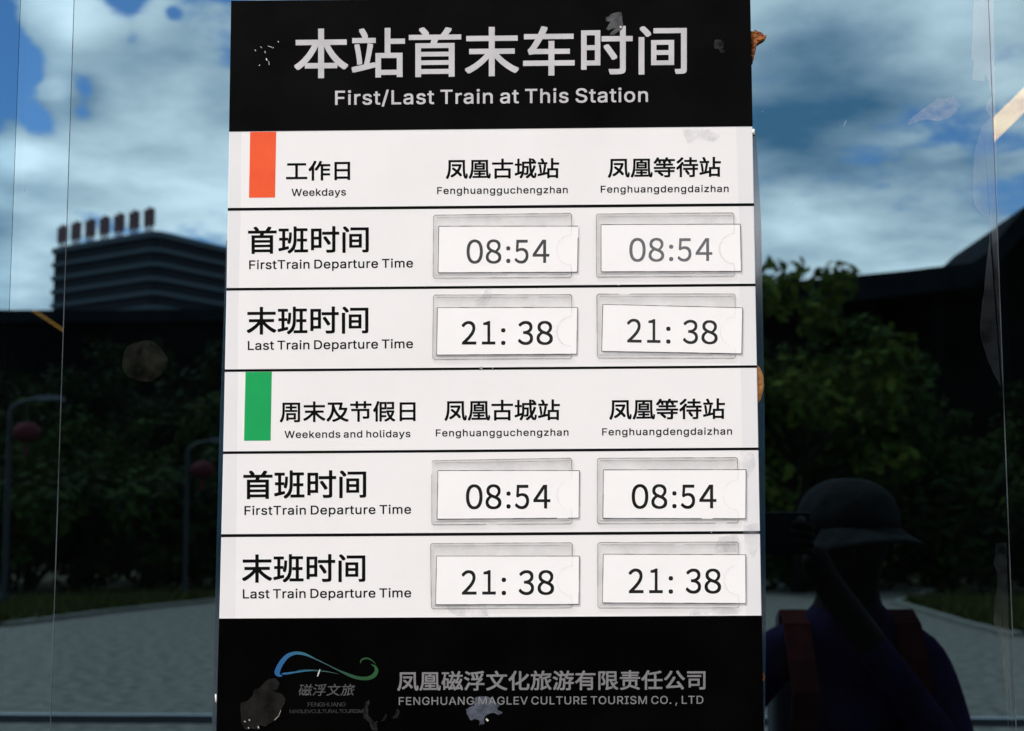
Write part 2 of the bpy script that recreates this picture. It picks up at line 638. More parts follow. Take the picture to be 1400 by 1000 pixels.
def cjk(parent, text, xl, xr, tl, tr, bl, br, m, r=0.5, off=None, label=None, skew=0.0):
    off = off or (0.00008 if m == MT['ink'] else 0.00030)
    v, fs = raw_text(text)
    lo, hi = v.min(0), v.max(0)
    u = (v[:, 0] - lo[0]) / (hi[0] - lo[0]); q = (v[:, 1] - lo[1]) / (hi[1] - lo[1])
    px = xl + r + (xr - xl - 2 * r) * u + skew * (q - 0.5)
    top = tl + (tr - tl) * u + r; bot = bl + (br - bl) * u - r
    V, FF = bold(px, bot + (top - bot) * q, fs, r, off)
    return lettering(parent, V, FF, m, label=label)


def latin(parent, text, xl, xr, bl, br, cap, m, r=0.2, off=None, label=None, stretch=1.13):
    off = off or (0.00008 if m == MT['ink'] else 0.00030)
    font = FONT_SANS
    hc = cap_height(font)
    want = (xr - xl) / (cap - 2 * r) * hc / stretch       # width in font units at this cap height
    w1 = np.ptp(raw_text(text, font, 1.0)[0][:, 0]); w2 = np.ptp(raw_text(text, font, 1.3)[0][:, 0])
    track = 1.0 + (want - w1) / (w2 - w1) * 0.3
    track = min(1.6, max(0.85, track))
    v, fs = raw_text(text, font, track)
    lo, hi = v.min(0), v.max(0)
    u = (v[:, 0] - lo[0]) / (hi[0] - lo[0])
    px = xl + r + (xr - xl - 2 * r) * u
    py = bl + (br - bl) * u - r - (cap - 2 * r) * v[:, 1] / hc
    V, FF = bold(px, py, fs, r, off)
    return lettering(parent, V, FF, m, label=label)


FW = {c: chr(ord('０') + int(c)) for c in '0123456789'}
LAY = {'08:54': [('0', 0, .197), ('8', .232, .420), (':', .479, .529, .287, .46, .80, .977), ('5', .580, .748), ('4', .798, 1.0)],
       '21: 38': [('2', 0, .162), ('1', .223, .370), (':', .433, .481, .30, .476, .825, 1.0), ('3', .617, .783), ('8', .821, 1.0)]}
GL = {}


def time_print(parent, text, xl, xr, tl, tr, bl, br, m, off, r=0.75):
    V, FF = [], []

    def put(u, q, fs, rr):
        px = xl + (xr - xl) * u
        top = tl + (tr - tl) * u; bot = bl + (br - bl) * u
        a, b = bold(px, top + (bot - top) * q, fs, rr, off)
        k = sum(len(x) for x in V)
        V.append(a); FF.extend(tuple(i + k for i in f) for f in b)
    Wd, Hd = xr - xl, bl - tl
    for g in LAY[text]:
        if g[0] == ':':
            uc, ru = (g[1] + g[2]) / 2, (g[2] - g[1]) / 2
            for q0, q1 in ((g[3], g[4]), (g[5], g[6])):
                n = 20
                a = np.linspace(0, 2 * math.pi, n, endpoint=False)
                sx = np.sign(np.cos(a)) * np.abs(np.cos(a)) ** 0.75; sy = np.sign(np.sin(a)) * np.abs(np.sin(a)) ** 0.75
                put(uc + ru * sx, (q0 + q1) / 2 + (q1 - q0) / 2 * sy, [tuple(range(n))], 0)
            continue
        if g[0] not in GL:
            GL[g[0]] = raw_text(FW[g[0]], None, 1.0, 12)
        v, fs = GL[g[0]]
        lo, hi = v.min(0), v.max(0)
        u = (v[:, 0] - lo[0]) / (hi[0] - lo[0]); q = 1 - (v[:, 1] - lo[1]) / (hi[1] - lo[1])
        u0, u1 = g[1] + r / Wd, g[2] - r / Wd
        q0, q1 = (0.02 if g[0] in '54' else 0.0) + r / Hd, (0.975 if g[0] in '421' else 1.0) - r / Hd
        put(u0 + (u1 - u0) * u, q0 + (q1 - q0) * q, fs, r)
    return lettering(parent, np.concatenate(V), FF, m, 'printed_time')


def ragged(pts, n=3, amp=0.8, seed=1):
    """roughen an outline given in photo pixels"""
    rnd = random.Random(seed)
    out = []
    for i, p in enumerate(pts):
        q = pts[(i + 1) % len(pts)]
        for k in range(n):
            t = k / n
            out.append((p[0] + (q[0] - p[0]) * t + rnd.uniform(-amp, amp), p[1] + (q[1] - p[1]) * t + rnd.uniform(-amp, amp)))
    return out


def zoomed(pts, x0, y0, s):
    return [(x0 + a / s, y0 + b / s) for a, b in pts]


# ================================================================== ground
plaza_m = mat('paving', (0.165, 0.152, 0.132), 0.85, 0.08, col2=(0.060, 0.057, 0.052), nscale=7.5, bump=0.5, bscale=24)
grass_m = mat('verge_soil', (0.03, 0.033, 0.012), 0.95, 0.1, col2=(0.04, 0.033, 0.02), nscale=1.2)
hill_m = mat('hill_wood', (0.012, 0.020, 0.008), 0.95, 0.02, col2=(0.005, 0.009, 0.004), nscale=0.6, bump=1.0, bscale=1.5)
t_ = MB()
t_.add([(-700, 30, -0.004), (700, 30, -0.004), (700, -900, -0.004), (-700, -900, -0.004)], [(0, 1, 2, 3)])
tag(t_.build('ground', grass_m), kind='structure')


def gp(px, py):
    v = ray(px, py)
    t = -EYE / v[2]
    return Vector((v[0] * t, 2 * GLASS + DIST - v[1] * t, 0))


pl = [(-14, 0.02), (14, 0.02), (9.5, -12)] + [tuple(gp(*q)[:2]) for q in ((1400, 872), (1330, 855), (1230, 825))]
pl += [(8.6, -33), (6.5, -38), (0, -40), (-4.6, -36)] + [tuple(gp(*q)[:2]) for q in ((295, 825), (150, 840), (0, 858))] + [(-11.5, -12)]
b_ = MB(); b_.hexa([(x, y, 0.0) for x, y in pl], [(x, y, -0.2) for x, y in pl])
tag(b_.build('plaza', plaza_m), kind='structure')
# kerb round the far side of the plaza
kb = MB()
kp = pl[3:-1]
for i in range(len(kp) - 1):
    a, b = Vector((*kp[i], 0)), Vector((*kp[i + 1], 0))
    d = (b - a).normalized(); n = Vector((d.y, -d.x, 0)) * 0.15
    kb.hexa([a, b, b + n, a + n], [p + Vector((0, 0, 0.07)) for p in (a, b, b + n, a + n)])
tag(kb.build('kerb', mat('kerb_stone', (0.12, 0.115, 0.10), 0.85, 0.2, 0.2, 3)), kind='structure')
# drainage slot and platform edge in front of the doors
yd = gp(150, 984).y
d_ = MB()
d_.box(-13, 13, yd - 0.22, yd + 0.22, 0.0, 0.004)
tag(d_.build('drain', mat('drain_grating', (0.006, 0.007, 0.009), 0.8, 0.02)), kind='structure')
d_ = MB()
d_.box(-13, 13, yd - 0.30, yd - 0.224, 0.0, 0.008)
tag(d_.build('pavement_edge', mat('steel_angle', (0.30, 0.32, 0.33), 0.5, 0.5)), kind='structure')

# wooded hills behind the square
hb = MB()
nx, ny = 60, 14
rnd = random.Random(3)
ph = [rnd.uniform(0, 6) for _ in range(6)]
for j in range(ny + 1):
    for i in range(nx + 1):
        x = -260 + 520 * i / nx; y = -150 - 160 * j / ny
        e = math.sin(math.pi * min(1, j / ny * 0.9 + 0.0)) if j else 0
        h = (9 + 3.0 * math.sin(x * .03 + ph[0]) + 2 * math.sin(x * .11 + ph[1]) + .8 * math.sin(x * .31 + ph[2])) * e
        hb.v.append((x, y, h - 0.3))
hb.f = [(j * (nx + 1) + i, j * (nx + 1) + i + 1, (j + 1) * (nx + 1) + i + 1, (j + 1) * (nx + 1) + i) for j in range(ny) for i in range(nx)]
tag(hb.build('hills', hill_m), kind='structure')


# ================================================================== the glass front
def zx(px, py):
    return P(px, py).x


XA = P(24, 125, -GLASS).x       # joint of the far left pane
XB = P(92, 300, -GLASS).x       # joint on the left of the door glass
XC = P(1367, 400, -GLASS).x     # joint on the right of the door glass
Z0, Z1 = 0.12, 2.72
panes = []
pane_edge_m = mat('gasket_black', (0.004, 0.004, 0.004), 0.8, 0.02)
for (x0, x1, m, lab) in ((-1.62, XA - 0.0005, 'pane_side', 'dark mirror glass pane at the far left, showing deep blue sky'),
                         (XA, XB - 0.0006, 'pane_strip', 'narrow mirror glass strip left of the door glass, between two joints'),
                         (XB, XC - 0.0006, 'pane_main', 'wide dark mirror glass pane the timetable board is stuck to'),
                         (XC, 1.62, 'pane_side_r', 'mirror glass pane at the far right, with a warm lamp behind it')):
    t = thing('glass_pane', ((x0 + x1) / 2, GLASS, Z0), lab, 'glass pane')
    gs = MB().box(x0, x1, GLASS, GLASS + 0.010, Z0, Z1).build('glass_sheet', MT[m], t)
    gs.data.materials.append(pane_edge_m)                 # cut edges coloured black to keep pale reflections out of the joints
    for p in gs.data.polygons:
        if abs(p.normal.x) > .5: p.material_index = 1
    panes.append(t)
main = panes[2]
for x in (XB, XC):
    MB().box(x - 0.0008, x + 0.0001, GLASS - 0.0006, GLASS - 0.0001, Z0, Z1).build('sealant_strip', MT['seal'], main if x == XB else panes[3])


def on_glass(pts, m, name, parent=main, off=-GLASS + 0.0004, thick=0.0003):
    return MB().poly(pts, off, thick).build(name, MT[m], parent)


# residue of old tape and stickers on the glass
strip = [(1332, 0), (1330, 30), (1329, 60), (1327, 78), (1331, 85), (1329, 109), (1345, 112), (1347, 100), (1352, 116), (1356, 132), (1349, 140),
         (1347, 150), (1355, 160), (1344, 170), (1338, 185), (1332, 210), (1331, 240), (1330, 265), (1334, 285), (1353, 300)]
strip2 = [(1358, 0)]
left_e = strip + [(1352, 340), (1345, 400), (1341, 440), (1340, 460), (1348, 485), (1358, 510), (1368, 530)]
right_e = [(1371, 530), (1367, 400), (1364, 300), (1361, 150), (1358, 0)]
on_glass(ragged(left_e, 3, 0.9, 4) + right_e, 'res_strip', 'tape_residue')
on_glass(ragged([(1362, 742), (1360, 770), (1364, 800), (1360, 830), (1358, 850), (1370, 880), (1371, 905), (1378, 930), (1380, 1000)], 3, 1.2, 5) +
         [(1384, 1000), (1379, 850), (1376, 742)], 'res_strip', 'tape_residue')
on_glass(ragged(zoomed([(840, 590), (880, 548), (920, 520), (965, 488), (985, 465), (1000, 475), (1060, 462), (1085, 480), (1090, 515), (1070, 545),
                        (1030, 570), (980, 580), (940, 572), (890, 580), (850, 600)], 1000, 0, 3.4975), 3, 0.5, 6), 'res_glass', 'sticker_residue')
rr = [(197 + 31 * math.cos(a) * (1 + .05 * math.sin(3 * a + 1)), 494 + 28 * math.sin(a) * (1 + .04 * math.cos(5 * a))) for a in np.linspace(0, 2 * math.pi, 40, endpoint=False)]
on_glass(ragged(rr, 2, 0.5, 8), 'res_round', 'sticker_residue')
for (a, b, wd) in (((1198, 24), (1193, 35), 1.1), ((1157, 165), (1153, 173), 1.6), ((1042, 152), (1043, 153.5), 1.6), ((1058, 69), (1059, 70), 1.3),
                   ((1085, 275), (1082, 283), 0.8), ((1053, 330), (1052, 334), 0.8), ((352, 1), (354, 2), 1), ((33, 258), (34, 263), 0.8)):
    MB().bar(a, b, wd, -GLASS + 0.0004, 0.0003).build('scratch_or_glint', MT['res_glass'], main)

# frame of the glass front and the dim hall behind it
alu = mat('dark_aluminium', (0.05, 0.05, 0.055), 0.4, 0.5)
fr = thing('door_frame', (0, 0.03, 0), 'dark metal frame round the glass front, out of the picture above and below', 'door frame')
MB().box(-1.70, 1.70, -0.02, 0.06, 0.0, Z0 - 0.001).build('bottom_rail', alu, fr)
MB().box(-1.70, 1.70, -0.02, 0.06, Z1 + 0.001, 2.9).build('top_rail', alu, fr)
MB().box(-1.70, -1.621, -0.02, 0.06, Z0, Z1).build('side_post', alu, fr)
MB().box(1.621, 1.70, -0.02, 0.06, Z0, Z1).build('side_post', alu, fr)
dark = mat('dim_hall', (0.010, 0.010, 0.011), 0.9, 0.05)
hl = MB()
hl.box(-1.8, -1.7, 0.061, 3.6, -0.1, 3.0).box(1.7, 1.8, 0.061, 3.6, -0.1, 3.0).box(-1.7, 1.7, 3.5, 3.6, -0.1, 3.0)
hl.box(-1.7, 1.7, 0.061, 3.499, 2.9, 3.0).box(-1.7, 1.7, 0.061, 3.499, -0.1, 0.003)
tag(hl.build('hall_wall', dark), kind='structure')
hw = MB()
hw.box(-14, -1.8, 0.0, 0.3, -0.1, 4.2).box(1.8, 14, 0.0, 0.3, -0.1, 4.2).box(-1.8, 1.8, 0.0, 0.3, 3.001, 4.2)
tag(hw.build('station_facade', mat('facade_panel', (0.30, 0.31, 0.32), 0.6, 0.3, 0.1, 1.5)), kind='structure')


def lamp(name, a, b, wpx, depth, power, label):
    """a lit strip lamp inside the hall, seen through a side pane"""
    m = bpy.data.materials.new('warm_lamp'); m.use_nodes = True
    t = NT(m.node_tree); o = t.n('ShaderNodeOutputMaterial'); e = t.n('ShaderNodeEmission')
    e.inputs[0].default_value = (1.0, 0.58, 0.13, 1); e.inputs[1].default_value = power
    t.l(e.outputs[0], o.inputs[0])

    def Q(px, py, k):
        v = ray(px, py); s = (DIST + k) / v[1]
        return Vector((v[0] * s, k, EYE + v[2] * s))
    p = np.array(a, float); q = np.array(b, float); d = (q - p) / np.linalg.norm(q - p); n = np.array([-d[1], d[0]]) * wpx / 2
    lo = [Q(*(p - n), depth), Q(*(q - n), depth), Q(*(q + n), depth), Q(*(p + n), depth)]
    hi = [v + Vector((0, 0.02, 0)) for v in lo]
    th = thing(name, (sum((v for v in lo), Vector()) / 4), label, 'lamp', 'warm strip lamps inside the hall')
    MB().hexa(lo, hi).build('diffuser', m, th)
    MB().hexa([v + Vector((0, 0.021, 0)) for v in lo], [v + Vector((0, 0.05, 0)) for v in lo]).build('housing', alu, th)


lamp('strip_lamp', (1340, 196), (1440, 98), 25, 0.9, 8.5, 'bright warm strip lamp glowing behind the far right glass pane')
lamp('strip_lamp', (44, 424), (90, 455), 4.5, 0.9, 1.6, 'faint thin orange strip lamp behind the far left glass pane')

# ================================================================== the board
board = thing('timetable_board', P(670, 1030, 0), 'tall black and white first and last train timetable board stuck on the dark glass', 'sign board')
TL, TR, BL, BR = (316.3, 1.8), (1025.4, -5.0), (295.2, 1034), (1044.6, 1030)


def edge_x(side, y):
    a, b = (TL, BL) if side == 'l' else (TR, BR)
    t = (y - a[1]) / (b[1] - a[1])
    # the left edge bows a little
    return a[0] + (b[0] - a[0]) * t + (1.6 * math.sin(math.pi * t) if side == 'l' else 0.0)


outline = [TL, TR] + [(edge_x('r', y), y) for y in (250, 500, 750)] + [BR, BL] + [(edge_x('l', y), y) for y in (800, 620, 400, 200)]
pb = MB().poly(outline, 0.0, 0.005).build('panel', MT['white'], board)
bv = pb.modifiers.new('bevel', 'BEVEL'); bv.width = 0.0006; bv.segments = 2; bv.limit_method = 'ANGLE'


def band(yl0, yr0, yl1, yr1, m, name, off=0.0002, thick=0.0051, inset=-0.35):
    q = [(edge_x('l', yl0) + inset, yl0), (edge_x('r', yr0) - inset, yr0), (edge_x('r', yr1) - inset, yr1), (edge_x('l', yl1) + inset, yl1)]
    return MB().poly(q, off, thick).build(name, MT[m], board)


band(1.2, -5.6, 180.2, 173.0, 'black', 'header_band')
band(846.0, 841.9, 1033, 1029, 'footer', 'footer_band')
for a, b, th in ((286.5, 280.0, 3.9), (395.8, 389.8, 3.6), (507.0, 501.4, 3.4), (619.2, 613.9, 3.6), (732.6, 728.2, 4.0)):
    band(a - th / 2, b - th / 2, a + th / 2, b + th / 2, 'ink', 'row_line', off=0.00012, thick=0.00011, inset=-0.3)
MB().poly([(342, 180.6), (377.6, 180.2), (376, 270.3), (340.4, 270.6)], 0.00012, 0.00011).build('day_marker', MT['orange'], board)['label'] = 'orange weekday marker stripe'
MB().poly([(335.7, 508.8), (371.6, 508.5), (370, 602.6), (333.6, 602.8)], 0.00012, 0.00011).build('day_marker', MT['green'], board)['label'] = 'green weekend marker stripe'

# lettering
K, SV = MT['ink'], MT['silver']
cjk(board, '本站首末车时间', 402, 939, 39.3, 34.1, 107.6, 101.5, SV, 1.0)
latin(board, 'First/Last Train at This Station', 458.2, 885.9, 143.8, 139.6, 19.4, SV, 0.35)
cjk(board, '工作日', 391, 478.7, 220.4, 219.6, 247.6, 246.8, K, 0.55)
latin(board, 'Weekdays', 398.6, 473, 268.4, 267.6, 9.9, K)
cjk(board, '凤凰古城站', 609.5, 764.5, 217.8, 216.3, 245.2, 244.0, K, 0.5)
latin(board, 'Fenghuangguchengzhan', 597.7, 776.2, 265.7, 264.4, 9.6, K)
cjk(board, '凤凰等待站', 831, 985.6, 216.0, 214.5, 243.6, 242.2, K, 0.5)
latin(board, 'Fenghuangdengdaizhan', 821.3, 996.2, 263.8, 262.8, 9.6, K)
cjk(board, '首班时间', 339, 504.2, 310.2, 308.7, 347.6, 345.6, K, 0.62)
latin(board, 'FirstTrain Departure Time', 340.6, 564.7, 368.5, 366.0, 12.2, K, 0.25)
cjk(board, '末班时间', 337, 503.7, 420.0, 418.7, 458.1, 456.2, K, 0.62)
latin(board, 'Last Train Departure Time', 338.8, 564.7, 478.9, 476.3, 12.4, K, 0.25)
cjk(board, '周末及节假日', 382.4, 568.2, 549.4, 548.2, 578.0, 576.6, K, 0.5)
latin(board, 'Weekends and holidays', 389, 561.1, 599.2, 598.0, 9.8, K)
cjk(board, '凤凰古城站', 607.6, 765.5, 547.4, 546.2, 575.9, 574.9, K, 0.5)
latin(board, 'Fenghuangguchengzhan', 595.8, 777.3, 597.1, 596.0, 9.7, K)
cjk(board, '凤凰等待站', 832.9, 991.2, 545.9, 544.7, 574.4, 573.2, K, 0.5)
latin(board, 'Fenghuangdengdaizhan', 823.2, 1000.8, 595.6, 594.6, 9.8, K)
cjk(board, '首班时间', 332.6, 500.7, 643.7, 642.5, 682.8, 681.0, K, 0.66)
latin(board, 'FirstTrain Departure Time', 334.2, 562, 704.5, 702.7, 12.3, K, 0.25)
cjk(board, '末班时间', 330.7, 499.5, 758.4, 757.3, 797.2, 796.0, K, 0.66)
latin(board, 'Last Train Departure Time', 332, 562.2, 818.6, 817.0, 12.6, K, 0.25)
SD = MT['silver_dim']
cjk(board, '凤凰磁浮文化旅游有限责任公司', 543.1, 964.5, 917.9, 916.1, 945.0, 943.2, SD, 0.42)
latin(board, 'FENGHUANG MAGLEV CULTURE TOURISM CO. , LTD', 545.2, 961.6, 964.2, 962.4, 10.8, SD, 0.12, stretch=1.08)

# company emblem: one swooping ribbon with its small lettering
emb_m = bpy.data.materials.new('emblem_print'); emb_m.use_nodes = True
et = NT(emb_m.node_tree)
eo = et.n('ShaderNodeOutputMaterial'); eb = et.n('ShaderNodeBsdfPrincipled')
etc_ = et.n('ShaderNodeTexCoord'); esp = et.n('ShaderNodeSeparateXYZ')
et.l(etc_.outputs['Generated'], esp.inputs[0])
et.l(et.ramp(esp.outputs[0], [(0.0, (0.006, 0.085, 0.26)), (0.10, (0.008, 0.10, 0.25)), (0.28, (0.018, 0.13, 0.19)), (0.50, (0.03, 0.09, 0.085)),
                              (0.70, (0.010, 0.062, 0.036)), (0.85, (0.004, 0.058, 0.010)), (1.0, (0.005, 0.075, 0.014))]), eb.inputs['Base Color'])
eb.inputs['Roughness'].default_value = 0.45
et.l(eb.outputs[0], eo.inputs[0])


def ribbon(mb, ctrl, off=0.0003):
    pts = np.array(ctrl, float)
    n = len(pts)
    out = []
    for i in range(n - 1):                        # Catmull-Rom through the points
        p0, p1, p2, p3 = pts[max(i - 1, 0)], pts[i], pts[i + 1], pts[min(i + 2, n - 1)]
        for t in np.linspace(0, 1, 8, endpoint=False):
            out.append(0.5 * ((2 * p1) + (p2 - p0) * t + (2 * p0 - 5 * p1 + 4 * p2 - p3) * t * t + (3 * p1 - p0 - 3 * p2 + p3) * t ** 3))
    out.append(pts[-1])
    o = np.array(out)
    xy = o[:, :2] / 7.778 + np.array([360, 880]); wd = np.maximum(o[:, 2], 2) / 7.778 / 2
    d = np.gradient(xy, axis=0); d /= np.linalg.norm(d, axis=1)[:, None]
    nn = np.stack([-d[:, 1], d[:, 0]], 1) * wd[:, None]
    for i in range(len(xy) - 1):
        mb.poly([xy[i] - nn[i], xy[i + 1] - nn[i + 1], xy[i + 1] + nn[i + 1], xy[i] + nn[i]], off, 0.00008)


em = MB()
ribbon(em, [(205, 347, 3), (172, 340, 30), (148, 312, 56), (165, 255, 54), (205, 188, 50), (260, 132, 44), (335, 103, 34), (415, 108, 30), (480, 130, 22),
            (560, 168, 12), (680, 226, 9), (800, 286, 14), (880, 322, 26), (960, 354, 34), (1040, 371, 36), (1120, 368, 40), (1178, 338, 45), (1203, 290, 40),
            (1188, 247, 24), (1145, 220, 4)])
ribbon(em, [(1037, 212, 4), (1036, 186, 14), (1065, 163, 18), (1110, 160, 16), (1160, 184, 10), (1198, 224, 3)])
ribbon(em, [(193, 325, 4), (215, 322, 20), (260, 318, 22), (340, 306, 16), (440, 294, 11), (500, 290, 8), (560, 289, 11), (680, 300, 9), (800, 325, 2)])
ribbon(em, [(355, 290, 3), (440, 283, 6), (560, 284, 7), (620, 290, 3)])
em.build('emblem', emb_m, board)
cjk(board, '磁浮文旅', 408.5, 484.8, 935.5, 935.2, 951.8, 951.4, MT['silver_thin'], 0.05, skew=3.0)
latin(board, 'FENGHUANG', 420.7, 472.6, 966.2, 966.0, 5.6, MT['silver_faint'], 0, stretch=1.2)
latin(board, 'MAGLEV CULTURAL TOURISM', 396, 496.6, 975.3, 974.9, 4.9, MT['silver_faint'], 0, stretch=1.2)

# clear backing sheet that shows beside the board
bk = [(edge_x('l', 330) - 1.5, 330), (edge_x('l', 420) - 3, 420), (edge_x('l', 600) - 6, 600), (edge_x('l', 1000) - 6.5, 1000), (edge_x('l', 1030) - 6.5, 1030),
      (edge_x('r', 1030) + 1, 1028), (edge_x('r', 845) + 6, 845), (edge_x('r', 560) + 9.5, 560), (edge_x('r', 300) + 9.5, 300), (edge_x('r', 180) + 5, 180),
      (edge_x('r', 178) - 20, 178), (edge_x('l', 300) + 20, 300)]
MB().poly(bk, -0.0053, 0.0013).build('backing_sheet', MT['backing'], board)


def lump(pts, m, y0, y1, label=None, seed=0):
    """a bulging blob, mostly of glue: rings from its outline in to its centre, rising towards the street"""
    rnd = random.Random(seed)
    c = np.mean(np.array(pts), 0)
    mb = MB()
    rings = []
    for k, h in ((1.0, 0.0), (0.93, 0.55), (0.75, 0.85), (0.45, 1.0)):
        rings.append([P(c[0] + (x - c[0]) * k + rnd.uniform(-.3, .3), c[1] + (y - c[1]) * k + rnd.uniform(-.3, .3),
                        -(y0 + (y1 - y0) * h) + rnd.uniform(0, .0004) * (k < 1)) for x, y in pts])
    n = len(pts)
    vs = [p for r in rings for p in r] + [P(c[0], c[1], -y1)]
    fs = [(i * n + k, i * n + (k + 1) % n, (i + 1) * n + (k + 1) % n, (i + 1) * n + k) for i in range(3) for k in range(n)]
    fs += [(3 * n + k, 3 * n + (k + 1) % n, 4 * n) for k in range(n)]
    mb.add(vs, fs)
    o = mb.build('glue_lump', MT[m], board, smooth=True)
    if label: o['label'] = label


lump(ragged(zoomed([(1215, 225), (1240, 236), (1252, 220), (1275, 236), (1300, 238), (1318, 262), (1336, 262), (1325, 288), (1292, 310), (1262, 330),
                    (1248, 370), (1240, 440), (1230, 475), (1212, 420)], 800, 0, 5.385), 2, 0.5, 3), 'glue', 0.0069, 0.0015, 'ragged rust orange glue lump', 2)
lump([(1034, 498), (1038, 501), (1041.5, 507), (1044, 517), (1044.6, 527), (1043, 538), (1040, 548), (1036.5, 552), (1033, 545)], 'glue_tan', 0.0069, 0.002, 'smooth tan glue lump', 3)
lump([(1040, 919), (1044, 920), (1046, 926), (1044, 933), (1040, 931)], 'glue', 0.0069, 0.003, 'small orange glue lump', 4)  # small orange spot at the board edge, in the glue colour
lump([(1028, 176), (1031.5, 176), (1032.5, 181), (1031.5, 185), (1028, 184)], 'fleck', 0.006, -0.0006, 'white glue fleck', 5)
lump([(293.6, 949), (296, 950), (297, 956), (296.5, 962), (294, 960)], 'fleck', 0.006, -0.0006, 'white glue fleck', 6)

# scuffs, tape residue and one painted highlight on the board
sk = 0


def residue(pts, m, label=None, off=0.00052, amp=0.5):
    global sk
    sk += 1
    o = MB().poly(ragged(pts, 3, amp, sk), off, 0.00005).build('residue_patch', MT[m], board)
    if label: o['label'] = label


residue(zoomed([(260, 88), (215, 95), (150, 135), (160, 160), (190, 160), (155, 215), (170, 225), (235, 200), (188, 240), (180, 262), (200, 262),
                (270, 218), (280, 195), (272, 140), (268, 95)], 800, 0, 5.385), 'res_grey', 'torn grey tape scrap')
residue(zoomed([(960, 290), (945, 330), (950, 355), (980, 362), (1000, 390), (1030, 388), (1025, 370), (1010, 360), (1025, 320), (1005, 295)], 800, 0, 5.385), 'res_faint')
residue(zoomed([(480, 280), (580, 280), (620, 350), (590, 430), (520, 450), (660, 490), (700, 560), (690, 630), (650, 680), (620, 780), (540, 860), (430, 930),
                (330, 920), (350, 975), (240, 965), (160, 980), (100, 900), (95, 800), (85, 700), (90, 610), (180, 590), (250, 520), (280, 430), (340, 420),
                (400, 350)], 320, 900, 10.0), 'res_dim', 'large dull tape residue')
residue(zoomed([(730, 330), (800, 315), (880, 340), (930, 395), (905, 425), (955, 455), (920, 472), (880, 455), (830, 470), (800, 500), (805, 545), (760, 560),
                (770, 520), (735, 505), (690, 515), (660, 470), (655, 430), (690, 405), (720, 400)], 530, 900, 6.087), 'res_blue', 'pale bluish tape residue', off=0.00026, amp=0.8)
residue(zoomed([(140, 95), (115, 120), (95, 190), (100, 245), (150, 290), (165, 340), (210, 345), (205, 290), (215, 270), (180, 275), (140, 230), (135, 160),
                (150, 120)], 480, 940, 5.833), 'res_faint')
residue(zoomed([(280, 205), (265, 235), (240, 270), (255, 272), (285, 235)], 480, 940, 5.833), 'res_dim')
residue(zoomed([(370, 160), (390, 200), (375, 245), (320, 250), (345, 225)], 480, 940, 5.833), 'res_faint')
residue(zoomed([(415, 55), (400, 110), (370, 165), (300, 170), (285, 150), (340, 110), (370, 60)], 580, 380, 4.348), 'smear')
residue(zoomed([(130, 950), (230, 945), (370, 960), (380, 1010), (200, 1012), (150, 985)], 580, 610, 4.348), 'smear')
residue(zoomed([(735, 590), (760, 520), (860, 500), (890, 560), (880, 605), (740, 610)], 800, 610, 4.168), 'smear')
residue(zoomed([(590, 950), (640, 920), (800, 915), (880, 930), (870, 958), (600, 962)], 800, 610, 4.168), 'smear')
residue(zoomed([(885, 30), (960, 40), (970, 110), (930, 190), (890, 120)], 800, 610, 4.168), 'smear')
residue(zoomed([(885, 450), (985, 440), (992, 570), (960, 640), (930, 600)], 800, 610, 4.168), 'smear')
residue([(932, 176), (968, 176), (985, 186), (975, 194), (955, 188), (940, 196), (936, 186)], 'smear')
scr_m = mat('scratch_glint_white', (0.55, 0.54, 0.50), 0.6, 0.2, 0.3, 200)
for a, b, wd in (((655, 502.5), (660, 505.5), 1.1), ((655, 502.5), (659, 501.2), 0.9), ((673, 505), (674.5, 502.5), 0.8), ((845, 389.5), (846.5, 390.5), 1.4),
                 ((364, 80), (365, 83), 1.6), ((348.6, 68), (349.6, 70), 0.9), ((356, 64), (358, 66), 0.8), ((366, 63), (372, 65), 0.7), ((380, 56.5), (381, 58), 1.0),
                 ((354, 90), (355.5, 89), 1.0), ((362, 70), (363, 73), 0.8), ((373, 66), (374, 65), 0.9), ((367.5, 84), (368, 89), 0.7), ((437.5, 915.5), (434, 925), 1.6),  # the slanted tick over the emblem is a painted highlight
                 ((334, 986), (335.5, 987.5), 1.4), ((340.5, 984), (341.5, 985.5), 1.6), ((352.5, 993), (354, 996), 1.2), ((339, 995), (340.5, 996), 1.2),
                 ((664.5, 983), (667.5, 986), 2.6), ((847.2, 37.2), (850, 37.2), 2.6), ((375, 985), (381, 979), 0.5), ((381, 979), (384, 971), 0.4), ((972, 727.8), (973, 728.2), 1.2)):
    MB().bar(a, b, wd, 0.00060, 0.00005).build('scratch_or_glint', scr_m, board)

